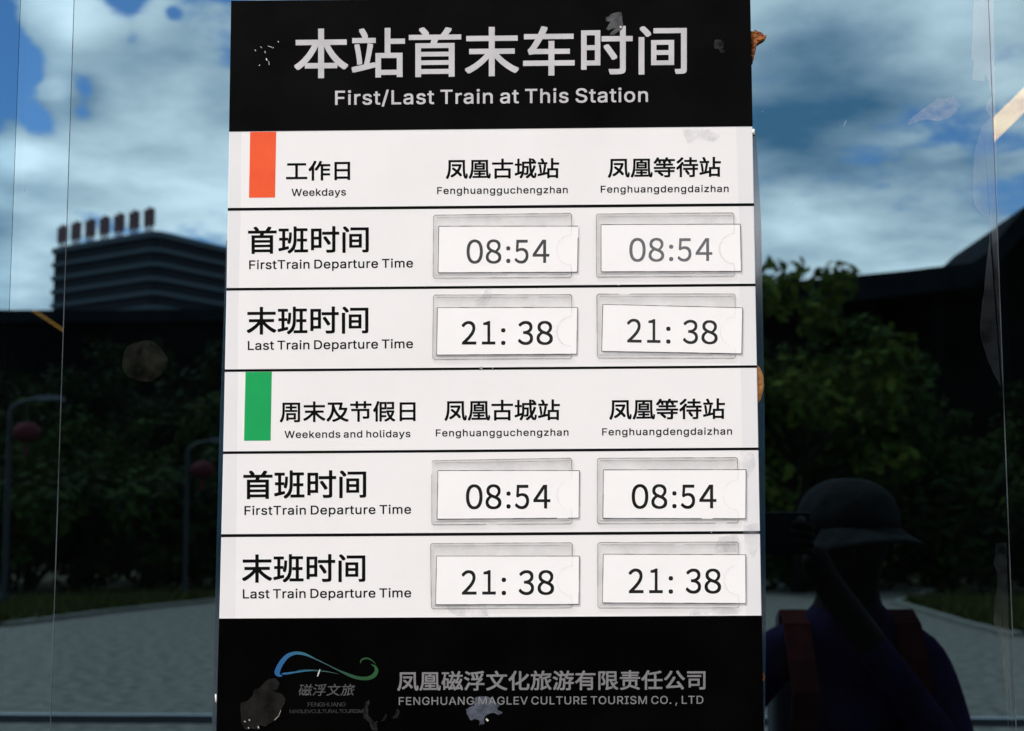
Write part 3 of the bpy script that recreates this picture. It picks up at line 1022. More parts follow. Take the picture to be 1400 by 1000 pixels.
# pockets and cards ------------------------------------------------------------
ROW = [('08:54', 'weekday first train', 'Fenghuangguchengzhan', 'print_grey',
        [(592.9, 294.4), (781.4, 291.8), (781.4, 379.6), (592.2, 380.5)], [(599.6, 309.3), (790.9, 309.1), (789.8, 372.5), (598.6, 373.3)],
        (637.9, 751, 327.7, 327.3, 360.9, 360.5)),
       ('08:54', 'weekday first train', 'Fenghuangdengdaizhan', 'print_pale',
        [(815.2, 292.7), (1003.3, 291.2), (1004.6, 377.7), (815.6, 379.0)], [(821.5, 307.0), (1012.4, 306.4), (1013.8, 371.4), (821.5, 372.0)],
        (860.4, 973.9, 325.6, 325.2, 358.4, 357.8)),
       ('21: 38', 'weekday last train', 'Fenghuangguchengzhan', 'print',
        [(592.6, 403.5), (781.7, 403.0), (781.7, 490.4), (591.5, 491.5)], [(597.7, 420.5), (789.8, 420.2), (788.8, 484.6), (596.6, 485.8)],
        (631, 755.9, 439.2, 439.0, 472.2, 471.9)),
       ('21: 38', 'weekday last train', 'Fenghuangdengdaizhan', 'print_dark',
        [(816.1, 402.3), (1005.2, 402.0), (1005.8, 489.9), (816.6, 489.7)], [(823.9, 416.1), (1015.5, 420.7), (1014.4, 484.2), (822.3, 480.7)],
        (857, 981.2, 435.9, 438.2, 469.3, 471.2)),
       ('08:54', 'weekend first train', 'Fenghuangguchengzhan', 'print',
        [(590.3, 630.0), (781.7, 626.6), (782.4, 716.3), (590.3, 717.6)], [(598.4, 643.3), (792.5, 643.3), (791.8, 708.7), (597.2, 710.3)],
        (637, 752.5, 662.4, 662.4, 696.7, 696.3)),
       ('08:54', 'weekend first train', 'Fenghuangdengdaizhan', 'print',
        [(816.8, 626.8), (1008.3, 625.8), (1009.9, 715.1), (816.8, 716.3)], [(824.7, 642.4), (1020.3, 641.9), (1019.8, 709.6), (824.0, 709.1)],
        (863.6, 979.5, 662.2, 662.2, 696.1, 696.0)),
       ('21: 38', 'weekend last train', 'Fenghuangguchengzhan', 'print',
        [(588.7, 743.4), (782.4, 742.2), (782.4, 831.3), (589.7, 832.6)], [(596.6, 760.2), (792.5, 760.2), (791.8, 826.7), (595.2, 827.1)],
        (631, 757.6, 779.8, 779.7, 814.2, 813.8)),
       ('21: 38', 'weekend last train', 'Fenghuangdengdaizhan', 'print',
        [(817.3, 742.0), (1009.5, 741.2), (1010.7, 831.2), (817.3, 831.4)], [(824.5, 757.6), (1019.8, 758.3), (1020.0, 825.5), (823.3, 824.7)],
        (859.3, 985.9, 777.5, 777.7, 812.2, 812.0))]
LAB = ['faded grey 08:54 card at the top left of the eight, weekday row under Fenghuangguchengzhan',
       'palest 08:54 card, almost bleached, weekday row under Fenghuangdengdaizhan',
       'straight 21: 38 card in the weekday last train row under Fenghuangguchengzhan',
       'tilted 21: 38 card slipping down to the right in its pocket',
       'crisp black 08:54 card in the weekend row under Fenghuangguchengzhan',
       'crisp black 08:54 card in the weekend row under Fenghuangdengdaizhan',
       'black 21: 38 card in the bottom weekend row, under Fenghuangguchengzhan',
       'black 21: 38 card at the bottom right of the eight, beside the grey smudges']
for ix, (txt, row, stn, pm, pk, cd, dg_) in enumerate(ROW):
    rnd = random.Random(40 + ix)
    (ax, ay), (bx, by), (cx, cy), (dx, dy) = pk
    # rounded outline; the front sheet has a thumb notch in its right edge
    cr = 2.2
    corner = [(ax, ay + cr), (ax + 1, ay + 1), (ax + cr, ay), (bx - cr, by), (bx - 1, by + 1), (bx, by + cr)]
    corner2 = [(cx, cy - cr), (cx - 1, cy - 1), (cx - cr, cy), (dx + cr, dy), (dx + 1, dy - 1), (dx, dy - cr)]
    my, nr = (cd[1][1] + cd[2][1]) / 2 + 1, 20.5
    arc = [((bx + cx) / 2 - nr * math.sin(a), my - nr * math.cos(a)) for a in np.linspace(0.05, math.pi - 0.05, 20)]
    back = MB().poly(corner + corner2, 0.00040, 0.00025).build('card_pocket', MT['pvc_back'], board)
    MB().poly(corner + arc + corner2, 0.00120, 0.00025).build('front_sheet', MT['pvc'], back)
    ed = MB()
    loop = corner + corner2

    def hair(mb, seq, wd, off, closed=False, jit=0.25):
        n = len(seq)
        for i in range(n if closed else n - 1):
            p, q = seq[i], seq[(i + 1) % n]
            L_ = math.hypot(q[0] - p[0], q[1] - p[1])
            k = max(1, int(L_ / 14))
            for j in range(k):
                if rnd.random() < 0.02 and L_ > 30: continue
                a0 = (p[0] + (q[0] - p[0]) * j / k, p[1] + (q[1] - p[1]) * j / k)
                a1 = (p[0] + (q[0] - p[0]) * (j + 1) / k, p[1] + (q[1] - p[1]) * (j + 1) / k)
                mb.bar(a0, a1, wd * rnd.uniform(0.75, 1.15), off, 0.00004)
    u0 = (cd[1][1] - by) / (cy - by); u1 = (cd[2][1] - by) / (cy - by)
    rt = (bx + (cx - bx) * u0, by + (cy - by) * u0); rb = (bx + (cx - bx) * u1, by + (cy - by) * u1)
    hair(ed, corner + [rt], 0.95, 0.00126)
    hair(ed, [rb] + corner2 + [corner[0]], 0.95, 0.00126)
    hair(ed, [(ax + 4, ay + 3.2), (bx - 3, by + 3.4)], 0.55, 0.00125)
    hair(ed, [(dx + 3, dy - 4.0), (cx - 3, cy - 4.2)], 0.6, 0.00125)
    ed.build('sheet_edge', MT['pvc_edge'], back)
    nb = MB()
    for i in range(len(arc) - 1): nb.bar(arc[i], arc[i + 1], 0.8, 0.00126, 0.00004)
    nb.bar(rt, arc[0], 0.6, 0.00126, 0.0002); nb.bar(arc[-1], rb, 0.6, 0.00126, 0.0002)
    nb.build('notch_edge', MT['pvc_notch' if ix in (1, 2) else 'pvc_notch_faint'], back)
    card = thing('time_card', P(dx, dy, 0.00072), LAB[ix], 'time card', 'paper time cards in the clear pockets')
    MB().poly(cd, 0.00072, 0.00022).build('paper', MT['card'], card)
    bo = MB()
    q = [(cd[0][0] + .3, cd[0][1] + .3), (cd[1][0] - .3, cd[1][1] + .3), (cd[2][0] - .3, cd[2][1] - .3), (cd[3][0] + .3, cd[3][1] - .3)]
    hair(bo, q, 0.95, 0.00077, True)
    bo.build('cut_edge', MT['hairline'], card)
    time_print(card, txt, *dg_, MT[pm], 0.00077, 0.42 if pm == 'print' else 0.30)

# ================================================================== what the glass mirrors: the street side
# far office block ------------------------------------------------------------
D0 = 300.0
c0 = W(213, 316, D0); cl = W(76, 336, D0 * 1.06); cr_ = W(360, 346, D0 * 1.10)
top = c0.z
blk = thing('office_block', (c0.x, c0.y, 0), 'tall dark office block with rounded balcony corner and rooftop letters, mirrored in the glass', 'building')
wall_m = mat('block_wall', (0.008, 0.016, 0.028), 0.8, 0.05, 0.15, 0.05)
slab_m = mat('balcony_slab', (0.065, 0.085, 0.10), 0.8, 0.1)
pane_m = mat('block_window', (0.005, 0.010, 0.016), 0.5, 0.08)
A = Vector((cl.x, cl.y, 0)); B = Vector((c0.x, c0.y, 0)); C = Vector((cr_.x, cr_.y, 0))


def corner_path(g, n=10, rad=9.0):
    """plan of the two street faces with the rounded corner, pushed out by g"""
    dAB = (B - A).normalized(); dBC = (C - B).normalized()
    nA = Vector((-dAB.y, dAB.x, 0)); nC = Vector((-dBC.y, dBC.x, 0))
    if nA.y < 0: nA = -nA
    if nC.y < 0: nC = -nC
    p, q = B - dAB * rad, B + dBC * rad
    pts = [A + nA * g]
    for i in range(n + 1):
        t = i / n
        m = (p * (1 - t) ** 2 + B * 2 * t * (1 - t) + q * t * t)
        nn = (nA * (1 - t) + nC * t).normalized()
        pts.append(m + nn * g)
    pts.append(C + nC * g)
    return pts


back_pts = [C + Vector((6, -40, 0)), A + Vector((-6, -40, 0))]
pth = corner_path(0, rad=1.8)
bw = MB(); lo = pth + back_pts
bw.hexa([(p.x, p.y, 0) for p in lo], [(p.x, p.y, top - 0.6) for p in lo])
bw.build('wall', wall_m, blk)
fh = 3.05
for k in range(20):
    z = top - 0.6 - k * fh
    if z < 1: break
    ring = [(p.x, p.y) for p in corner_path(0.8, rad=1.8)] + [(p.x, p.y) for p in corner_path(0.02, rad=1.8)][::-1]
    MB().hexa([(x, y, z - 0.62) for x, y in ring], [(x, y, z + (0.6 if k == 0 else 0.28)) for x, y in ring]).build('balcony', slab_m, blk)
    pw = corner_path(0.06, rad=1.8); pi_ = corner_path(0.01, rad=1.8)
    ring = [(p.x, p.y) for p in pw] + [(p.x, p.y) for p in pi_][::-1]
    MB().hexa([(x, y, z - 2.5) for x, y in ring], [(x, y, z - 0.9) for x, y in ring]).build('window', pane_m, blk)
# seven rooftop letter frames: a sheet-metal character box each on its stand
letter_m = mat('roof_letter', (0.17, 0.085, 0.09), 0.6, 0.3)
for k in range(7):
    u = (86.5 - 76 + k * 19.6) / (213 - 76)
    p = A.lerp(B, u); d = (B - A).normalized()
    zb = top + 1.2
    lb = MB()
    r_ = random.Random(k + 2)

    def seg(u0, v0, u1, v1):
        """bars of the character box"""
        a = p + d * (u0 * 1.5); b = p + d * (u1 * 1.5)
        n = Vector((-d.y, d.x, 0)) * 0.3
        lb.hexa([a - n + Vector((0, 0, zb + v0 * 4)), b - n + Vector((0, 0, zb + v0 * 4)), b - n + Vector((0, 0, zb + v1 * 4)), a - n + Vector((0, 0, zb + v1 * 4))],
                [a + n + Vector((0, 0, zb + v0 * 4)), b + n + Vector((0, 0, zb + v0 * 4)), b + n + Vector((0, 0, zb + v1 * 4)), a + n + Vector((0, 0, zb + v1 * 4))])
    for s_ in range(3): seg(-1 + .1 * r_.random(), .1 + .3 * s_, 1 - .1 * r_.random(), .27 + .3 * s_)
    seg(-.18, 0, .18, 1); seg(-.95, .0, -.62, .9); seg(.62, .0, .95, .9)
    seg(-.5, -.35, -.4, 0); seg(.4, -.35, .5, 0)
    lb.build('roof_letter', letter_m, blk)

# low flat-roofed hall on the left and the dark pavilion on the right ----------
stone_d = mat('dark_render', (0.003, 0.0032, 0.0035), 0.9, 0.01, 0.2, 0.4)
roof_d = mat('grey_roof_tiles', (0.006, 0.008, 0.010), 0.85, 0.02, 0.25, 1.2)
a, b = W(-160, 427, 60), W(330, 424, 60)
lh = thing('market_hall', (a.x, a.y, 0), 'long low flat roofed hall below the office block, mirrored at the left', 'building')
MB().box(a.x, b.x, a.y - 8, a.y, 0, a.z - 0.5).build('wall', stone_d, lh)
MB().box(a.x - .4, b.x + .4, a.y - 8.4, a.y + .5, a.z - 0.498, a.z).build('roof', roof_d, lh)
for k in range(7):
    x = a.x + 1.2 + k * (b.x - a.x - 2) / 7
    fwin = MB().box(x, x + 1.3, a.y + 0.002, a.y + 0.05, 3.5, 5.4).build('window', pane_m, lh)
Dp = 46.0
prof = [(985, 396), (1060, 391), (1140, 385), (1230, 377), (1318, 366), (1338, 352), (1362, 326), (1384, 300), (1405, 280), (1440, 262), (1478, 262)]
T_ = [W(x, y, Dp) for x, y in prof]
pv = thing('pavilion', (T_[4].x, T_[4].y, 0), 'dark open pavilion with a tiled roof sweeping up at its eave', 'building')
fy, byy = T_[0].y, T_[0].y - 9
rf = MB()
lowr = [p - Vector((0, 0, 0.75)) for p in T_]
loop = [(p.x, p.z) for p in T_] + [(p.x, p.z) for p in lowr[::-1]]
n_ = len(T_)
for i in range(n_ - 1):
    q = [T_[i], T_[i + 1], lowr[i + 1], lowr[i]]
    rf.hexa([(p.x, fy + .8, p.z) for p in q], [(p.x, byy, p.z) for p in q])
rf.build('roof', roof_d, pv)
wl = MB()
for i in range(n_ - 1):
    wl.hexa([(lowr[i].x, fy - 3.0, 0), (lowr[i + 1].x, fy - 3.0, 0), (lowr[i + 1].x, fy - 3.0, lowr[i + 1].z - .002), (lowr[i].x, fy - 3.0, lowr[i].z - .002)],
            [(lowr[i].x, fy - 3.3, 0), (lowr[i + 1].x, fy - 3.3, 0), (lowr[i + 1].x, fy - 3.3, lowr[i + 1].z - .002), (lowr[i].x, fy - 3.3, lowr[i].z - .002)])
wl.build('wall', mat('dark_boarding', (0.0025, 0.003, 0.003), 0.9, 0.01, 0.25, 0.7), pv)
for k in range(6):
    x = T_[0].x + .5 + k * (T_[-1].x - T_[0].x - 1) / 5
    zt = np.interp(x, [p.x for p in lowr], [p.z for p in lowr]) - .05
    MB().tube([(x, fy, 0), (x, fy, zt)], 0.16, 12).build('column', stone_d, pv)

# trees ------------------------------------------------------------------------
bark = mat('bark', (0.010, 0.008, 0.006), 0.9, 0.1, 0.3, 4)


def leaf_mat(name, c1, c2):
    m = bpy.data.materials.new(name); m.use_nodes = True
    t = NT(m.node_tree); o = t.n('ShaderNodeOutputMaterial'); b = t.n('ShaderNodeBsdfPrincipled')
    g = t.n('ShaderNodeNewGeometry')
    t.l(t.ramp(g.outputs['Random Per Island'], [(0.0, c2), (1.0, c1)]), b.inputs['Base Color'])
    b.inputs['Roughness'].default_value = 0.75
    b.inputs['Specular IOR Level'].default_value = 0.04
    tr = t.n('ShaderNodeBsdfTranslucent')
    tr.inputs['Color'].default_value = (*[c * 0.8 for c in c1], 1)
    mx = t.n('ShaderNodeMixShader'); mx.inputs[0].default_value = 0.2
    t.l(b.outputs[0], mx.inputs[1]); t.l(tr.outputs[0], mx.inputs[2]); t.l(mx.outputs[0], o.inputs[0])
    return m


LEAF = [leaf_mat('leaf_dark', (0.010, 0.020, 0.006), (0.003, 0.007, 0.002)),
        leaf_mat('leaf_mid', (0.026, 0.046, 0.010), (0.005, 0.012, 0.003)),
        leaf_mat('leaf_bright', (0.080, 0.105, 0.016), (0.012, 0.026, 0.005))]


def tree_mesh(seed, h, rx, lean, nl=4200, leaf=0.16):
    r = random.Random(seed)
    tb = MB()
    th = h * 0.42
    pts = [Vector((lean * t * t + .06 * math.sin(4 * t + seed), .05 * math.sin(3 * t), th * t)) for t in (0, .25, .5, .75, 1)]
    tb.tube(pts, [h * .026, h * .022, h * .019, h * .017, h * .014], 10)
    cl = []
    for k in range(9):
        az = 2 * math.pi * (k * 0.618 + r.random() * .2); el = r.uniform(.25, 1.3)
        L_ = rx * r.uniform(.65, .95)
        s = pts[3 + (k % 2)] - Vector((0, 0, r.uniform(0, .12) * h * .4))
        e = s + Vector((math.cos(az) * math.cos(el) * L_, math.sin(az) * math.cos(el) * L_, math.sin(el) * h * .42))
        mid = s.lerp(e, .5) + Vector((r.uniform(-.1, .1), r.uniform(-.1, .1), .04 * h))
        tb.tube([s, mid, e], [h * .011, h * .007, h * .003], 6)
        cl += [(e, r.uniform(.22, .36) * rx), (mid.lerp(e, .5), r.uniform(.2, .34) * rx)]
    for k in range(8):
        a_ = r.uniform(0, 6.28)
        cl.append((Vector((lean + rx * .6 * math.cos(a_), rx * .6 * math.sin(a_), h * r.uniform(.12, .4))), r.uniform(.25, .36) * rx))
    for k in range(16):
        u, v = r.uniform(0, 2 * math.pi), r.uniform(-1.0, 1)
        q = math.sqrt(max(0, 1 - v * v)) * r.uniform(.55, 1.0)
        cl.append((Vector((lean + rx * q * math.cos(u), rx * q * math.sin(u), h * .66 + h * .30 * v)), r.uniform(.18, .34) * rx))
    cb = MB()
    for i in range(nl):
        c, rad = cl[r.randrange(len(cl))]
        d = Vector((r.gauss(0, 1), r.gauss(0, 1), r.gauss(0, .8)))
        d = d.normalized() * rad * r.random() ** .4
        p = c + d
        if p.z > h: p.z = h - r.random() * .2
        nrm = (d.normalized() + Vector((r.gauss(0, .6), r.gauss(0, .6), .6 + r.gauss(0, .5)))).normalized()
        a = nrm.orthogonal().normalized(); a.rotate(Matrix.Rotation(r.uniform(0, 6.28), 3, nrm)); b = nrm.cross(a)
        s = leaf * r.uniform(.6, 1.3) * h / 7
        cb.add([p - a * s, p - b * s * .5, p + a * s, p + b * s * .5], [(0, 1, 2, 3)])
    return tb, cb


TM = []
for k, (h, rx, lean, mi) in enumerate(((6.5, 2.3, .3, 0), (7.8, 2.6, -.3, 2), (5.6, 2.1, .1, 1), (7.2, 2.9, .4, 0))):
    tb, cb = tree_mesh(20 + k, h, rx, lean)
    TM.append((tb.mesh('trunk', smooth=True), cb.mesh('crown'), h, mi))
    TM[-1][0].materials.append(bark); TM[-1][1].materials.append(LEAF[mi])
TREES = [  # px, D, wanted top pixel, kind, label
    (-60, 38, 520, 0, 'dark street tree at the far left edge of the square, mirrored beside the outer lamp'),
    (45, 36, 545, 2, 'small bushy tree behind the outer street lamp at the left'),
    (120, 40, 500, 0, 'dark spreading tree standing between the two street lamps'),
    (200, 37, 570, 2, 'low bushy tree just left of the inner street lamp'),
    (275, 41, 470, 3, 'wide dark tree behind the inner street lamp'),
    (350, 38, 520, 2, 'bushy tree hidden behind the upper left of the board'),
    (-10, 52, 450, 3, 'tall wide tree in front of the low hall, far left'),
    (170, 53, 462, 0, 'tall dark tree in front of the low hall, below the office block'),
    (450, 46, 470, 1, 'light green tree at the far end of the square, left of the middle'),
    (580, 48, 430, 3, 'wide dark tree at the far end of the square, in the middle'),
    (720, 47, 450, 0, 'dark tree at the far end of the square, right of the middle'),
    (860, 44, 420, 1, 'light green tree at the far end of the square, nearer the pavilion'),
    (985, 38, 400, 3, 'wide dark tree beside the tall sunlit one'),
    (1088, 34, 362, 1, 'tall sunlit yellow green tree just right of the board in the reflection'),
    (1150, 37, 425, 2, 'mid green tree in front of the pavilion roof'),
    (1225, 40, 500, 0, 'dark tree under the middle of the pavilion roof'),
    (1320, 39, 560, 2, 'low bushy tree under the sweeping eave of the pavilion'),
    (1420, 41, 520, 0, 'dark tree past the sweeping eave at the far right'),
    (-210, 43, 470, 3, 'wide dark tree well left of the market hall, first from it'),
    (-370, 45, 440, 0, 'dark tree well left of the market hall, second from it'),
    (-540, 44, 480, 2, 'mid green tree well left of the market hall, third from it'),
    (-720, 47, 430, 3, 'wide dark tree well left of the market hall, outermost'),
    (1570, 46, 460, 3, 'wide dark tree right of the pavilion, first from its eave'),
    (1740, 48, 440, 2, 'mid green tree right of the pavilion, second from its eave'),
    (1920, 47, 470, 0, 'dark tree right of the pavilion, outermost')]
for i, (px, D, ty, k, lab) in enumerate(TREES):
    g = W(px, 600, D); zt = W(px, ty, D).z
    s = zt / TM[k][2]
    t = thing('broadleaf_tree', (g.x, g.y, 0), lab, 'tree', 'trees round the station square')
    t.rotation_euler = (0, 0, i * 1.3)
    t.scale = (s, s, s)
    link('trunk', TM[k][0], None, t); link('crown', TM[k][1], None, t)

# low shrubs under the trees
SH = []
for k in range(3):
    r_ = random.Random(90 + k); cb = MB(); st = MB()
    cl = [(Vector((r_.uniform(-1.5, 1.5), r_.uniform(-.7, .7), r_.uniform(.4, 1.9))), r_.uniform(.45, .8)) for _ in range(16)]
    for c, rad in cl[:6]: st.tube([(c.x * .2, c.y * .2, 0), (c.x * .7, c.y * .7, c.z * .6), c], [.03, .02, .01], 6)
    for i in range(1500):
        c, rad = cl[r_.randrange(16)]
        d = Vector((r_.gauss(0, 1), r_.gauss(0, 1), r_.gauss(0, .9))).normalized()
        p = c + d * rad * r_.random() ** .4
        p.z = max(.05, p.z)
        nrm = (d + Vector((r_.gauss(0, .6), r_.gauss(0, .6), .5))).normalized()
        a = nrm.orthogonal().normalized(); a.rotate(Matrix.Rotation(r_.uniform(0, 6.28), 3, nrm)); b = nrm.cross(a); q = r_.uniform(.09, .17)
        cb.add([p - a * q, p - b * q * .5, p + a * q, p + b * q * .5], [(0, 1, 2, 3)])
    SH.append((st.mesh('stem'), cb.mesh('foliage')))
    SH[-1][0].materials.append(bark); SH[-1][1].materials.append(LEAF[(1, 0, 1)[k]])
SPOT = [(-70, 30, 'outermost'), (20, 33.5, 'second'), (105, 34.5, 'third'), (185, 33.5, 'fourth'), (262, 34.5, 'fifth'), (335, 35, 'sixth')]
SPOTR = [(1100, 35, 'first'), (1185, 36, 'second'), (1265, 35.5, 'third'), (1345, 34, 'fourth'), (1430, 33, 'fifth')]
for n_s, (spots, side) in enumerate(((SPOT, 'left verge, counted from the far left'), (SPOTR, 'right verge, counted from the board'))):
    for k, (px, D, nth) in enumerate(spots):
        g = W(px, 700, D)
        t = thing('shrub', (g.x, g.y, 0), nth + ' dark green shrub on the ' + side, 'shrub', 'shrubs under the trees')
        t.rotation_euler = (0, 0, k * .5 - .6); sc_ = 1.15 + .25 * math.sin(k * 2.1); t.scale = (sc_ * 1.15, sc_, sc_)
        link('stem', SH[k % 3][0], None, t); link('foliage', SH[k % 3][1], None, t)

# shrubs along the kerb, one mass of ground cover, and grass
gb = MB(); r = random.Random(5)
for i in range(9000):
    side = r.random()
    if side < .5:
        f = r.random(); a, b = gp(-60, 866), gp(300, 822)
        p = a.lerp(b, f) + Vector((-r.random() ** 1.3 * 3.5, -r.random() * 1.2, 0))
    elif side < .8:
        a, b = gp(1225, 822), gp(1420, 880)
        p = a.lerp(b, r.random()) + Vector((.2 + r.random() ** 1.3 * 3.0, -r.random() * .8, 0))
    else:
        p = Vector((r.uniform(-8, 10), r.uniform(-46, -40.5), 0))
    h = r.uniform(.06, .24) * (1 if r.random() < .85 else 1.7); a = r.uniform(0, 6.28); wv = r.uniform(.02, .05)
    d = Vector((math.cos(a) * wv, math.sin(a) * wv, 0)); ln = Vector((r.gauss(0, .1), r.gauss(0, .1), 0))
    gb.add([p - d, p + d, p + ln + Vector((0, 0, h))], [(0, 1, 2)])
tag(gb.build('grass', leaf_mat('grass_blade', (0.045, 0.048, 0.012), (0.02, 0.026, 0.008))), 'rough green grass and weeds along the edge of the paving', 'grass', kind='stuff')

# street lamps with red lanterns ------------------------------------------------
steel = mat('lamp_post_grey', (0.018, 0.022, 0.026), 0.6, 0.15)
red = mat('red_lantern_silk', (0.050, 0.010, 0.013), 0.7, 0.05)


def street_lamp(px, topy, D, label):
    b0 = W(px, 600, D); zt = W(px, topy, D).z
    t = thing('street_lamp', (b0.x, b0.y, 0), label, 'street lamp', 'street lamps along the square')
    x, y = b0.x, b0.y
    MB().tube([(x, y, 0), (x, y, .25), (x, y, .26), (x, y, zt - .25)], [.09, .09, .055, .045], 12).build('pole', steel, t)
    arm = [(x, y, zt - .25)] + [(x + .55 * (1 - math.cos(a)), y, zt - .25 + .25 * math.sin(a)) for a in np.linspace(.2, 1.57, 7)]
    MB().tube(arm, [.045] * 3 + [.035] * 5, 10).build('arm', steel, t)
    MB().box(x + .5, x + 1.0, y - .10, y + .10, zt - .02, zt + .07).build('lamp_head', mat('lamp_head', (.06, .07, .08), .5, .2), t)
    MB().tube([(x + .32, y, zt - .08), (x + .32, y, zt - .42)], .008, 6).build('hanger', steel, t)
    ln = MB().ball((x + .32, y, zt - .62), (.26, .26, .20), 18, 10).build('lantern', red, t, True)
    MB().tube([(x + .32, y, zt - .81), (x + .32, y, zt - 1.05)], [.03, .05], 8).build('tassel', red, ln)
    return t


street_lamp(258, 603, 31.0, 'street lamp with a red lantern nearest the board, mirrored low in the left glass')
street_lamp(13, 548, 27.0, 'street lamp with a red lantern at the far left of the mirrored square')

# ------------------------------------------------------------------ the photographer
DP = 3.25
pc = W(1160, 880, DP)                       # between the shoulders
HX, HY = pc.x, pc.y
kz = 1.60 / 1.62


def skin_mesh(verts, edges, rad, root=0, sub=2):
    me = bpy.data.meshes.new('skin')
    me.from_pydata([tuple(v) for v in verts], edges, [])
    o = bpy.data.objects.new('skin', me); COL.objects.link(o)
    sm = o.modifiers.new('s', 'SKIN'); sm.use_smooth_shade = True
    for i, rv in enumerate(rad):
        sv = me.skin_vertices[0].data[i]
        sv.radius = (rv, rv) if isinstance(rv, (int, float)) else rv
        sv.use_root = (i == root)
    ss = o.modifiers.new('u', 'SUBSURF'); ss.levels = sub; ss.render_levels = sub
    dg = bpy.context.evaluated_depsgraph_get()
    out = bpy.data.meshes.new_from_object(o.evaluated_get(dg))
    bpy.data.objects.remove(o)
    vs = [v.co.copy() for v in out.vertices]; fs = [tuple(p.vertices) for p in out.polygons]
    return vs, fs


def at(x, y, z):
    return Vector((HX + x, HY + y, z * 0.978))


_c = W(1055, 729, DP - .32)
CAMP = Vector((_c.x, _c.y, _c.z))            # the phone held up beside the face in both hands
shL, shR = at(-.160, 0, 1.275), at(.160, 0, 1.275)
hR = CAMP + Vector((.078, -.020, -.030)); hL = CAMP + Vector((-.078, -.020, -.030))
wrR = hR + Vector((.035, -.035, -.065)); wrL = hL + Vector((-.02, -.05, -.07))
elR = at(.215, .085, 1.03); elL = at(-.30, .08, 1.10)
Vb = [at(0, 0, .90), at(0, .01, 1.05), at(0, .005, 1.20), at(0, -.01, 1.265), at(0, .0, 1.36), at(0, .015, 1.43), at(0, .03, 1.53), at(0, .02, 1.585),
      at(-.095, -.005, 1.285), shL, elL, wrL, at(.095, -.005, 1.285), shR, elR, wrR,
      at(-.09, 0, .84), at(-.10, .01, .47), at(-.10, -.02, .09), at(-.11, .12, .035),
      at(.09, 0, .84), at(.11, .0, .47), at(.12, -.03, .09), at(.14, .11, .035), hL, hR]
Eb = [(0, 1), (1, 2), (2, 3), (3, 4), (4, 5), (5, 6), (6, 7), (3, 8), (8, 9), (9, 10), (10, 11), (11, 24), (3, 12), (12, 13), (13, 14), (14, 15), (15, 25),
      (0, 16), (16, 17), (17, 18), (18, 19), (0, 20), (20, 21), (21, 22), (22, 23)]
Rb = [(.145, .105), (.135, .095), (.15, .11), (.12, .095), .056, .07, .095, .07,
      .075, .066, .044, .030, .075, .066, .046, .031, .095, .062, .045, .038, .095, .062, .045, .038, (.040, .024), (.040, .024)]
bv_, bf_ = skin_mesh(Vb, Eb, Rb)
body = MB(); body.add(bv_, bf_)


def finger(chain, r0):
    rr_ = [r0, r0 * .95, r0 * .85, r0 * .75][:len(chain)]
    v, f = skin_mesh(chain, [(i, i + 1) for i in range(len(chain) - 1)], rr_, 0, 1)
    body.add(v, f)


for sg_, hd in ((1, hR), (-1, hL)):           # fingers curl behind the far side of the phone, thumbs on its near side
    for k in range(4):
        z = hd.z + .040 - k * .017
        L_ = (.9, 1.0, .95, .8)[k]
        finger([Vector((hd.x, hd.y + .012, z)), Vector((hd.x - sg_ * .004, hd.y + .034, z + .004)), Vector((hd.x - sg_ * .024 * L_, hd.y + .038, z + .008)),
                Vector((hd.x - sg_ * .046 * L_, hd.y + .036, z + .010))], .0085)
    finger([Vector((hd.x, hd.y - .01, hd.z + .02)), Vector((hd.x - sg_ * .014, hd.y - .004, hd.z + .045)), Vector((hd.x - sg_ * .032, hd.y + .002, hd.z + .058))], .0098)
# nose, ears and eye sockets of the face
hc = at(0, .03, 1.505)
body.ball(hc + Vector((0, .095, -.005)), (.013, .018, .024), 10, 8)
for s in (-1, 1):
    body.ball(hc + Vector((s * .088, -.005, .0)), (.012, .022, .032), 10, 8)
    body.ball(hc + Vector((s * .033, .083, .022)), (.015, .010, .009), 10, 8)
body.ball(hc + Vector((0, .080, -.045)), (.024, .012, .007), 10, 6)
person = thing('person', (HX, HY, 0), 'person in a purple shirt and grey cap taking the photo, mirrored at the lower right', 'person')
skin_m = mat('skin', (0.007, 0.005, 0.004), 0.7, 0.03)  # skin, shirt and cap coloured near black in place of shade over them
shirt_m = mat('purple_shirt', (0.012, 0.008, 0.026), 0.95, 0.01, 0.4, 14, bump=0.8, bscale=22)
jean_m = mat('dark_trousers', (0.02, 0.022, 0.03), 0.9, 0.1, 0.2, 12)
shoe_m = mat('dark_shoes', (0.03, 0.03, 0.03), 0.6, 0.3)
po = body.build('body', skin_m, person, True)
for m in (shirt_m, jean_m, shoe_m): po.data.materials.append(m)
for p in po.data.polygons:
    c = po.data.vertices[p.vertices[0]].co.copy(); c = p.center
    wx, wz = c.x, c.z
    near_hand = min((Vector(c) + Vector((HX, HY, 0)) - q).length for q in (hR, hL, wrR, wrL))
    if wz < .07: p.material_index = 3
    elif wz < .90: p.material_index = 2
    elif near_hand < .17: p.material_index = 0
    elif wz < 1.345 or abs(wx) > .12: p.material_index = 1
    else: p.material_index = 0
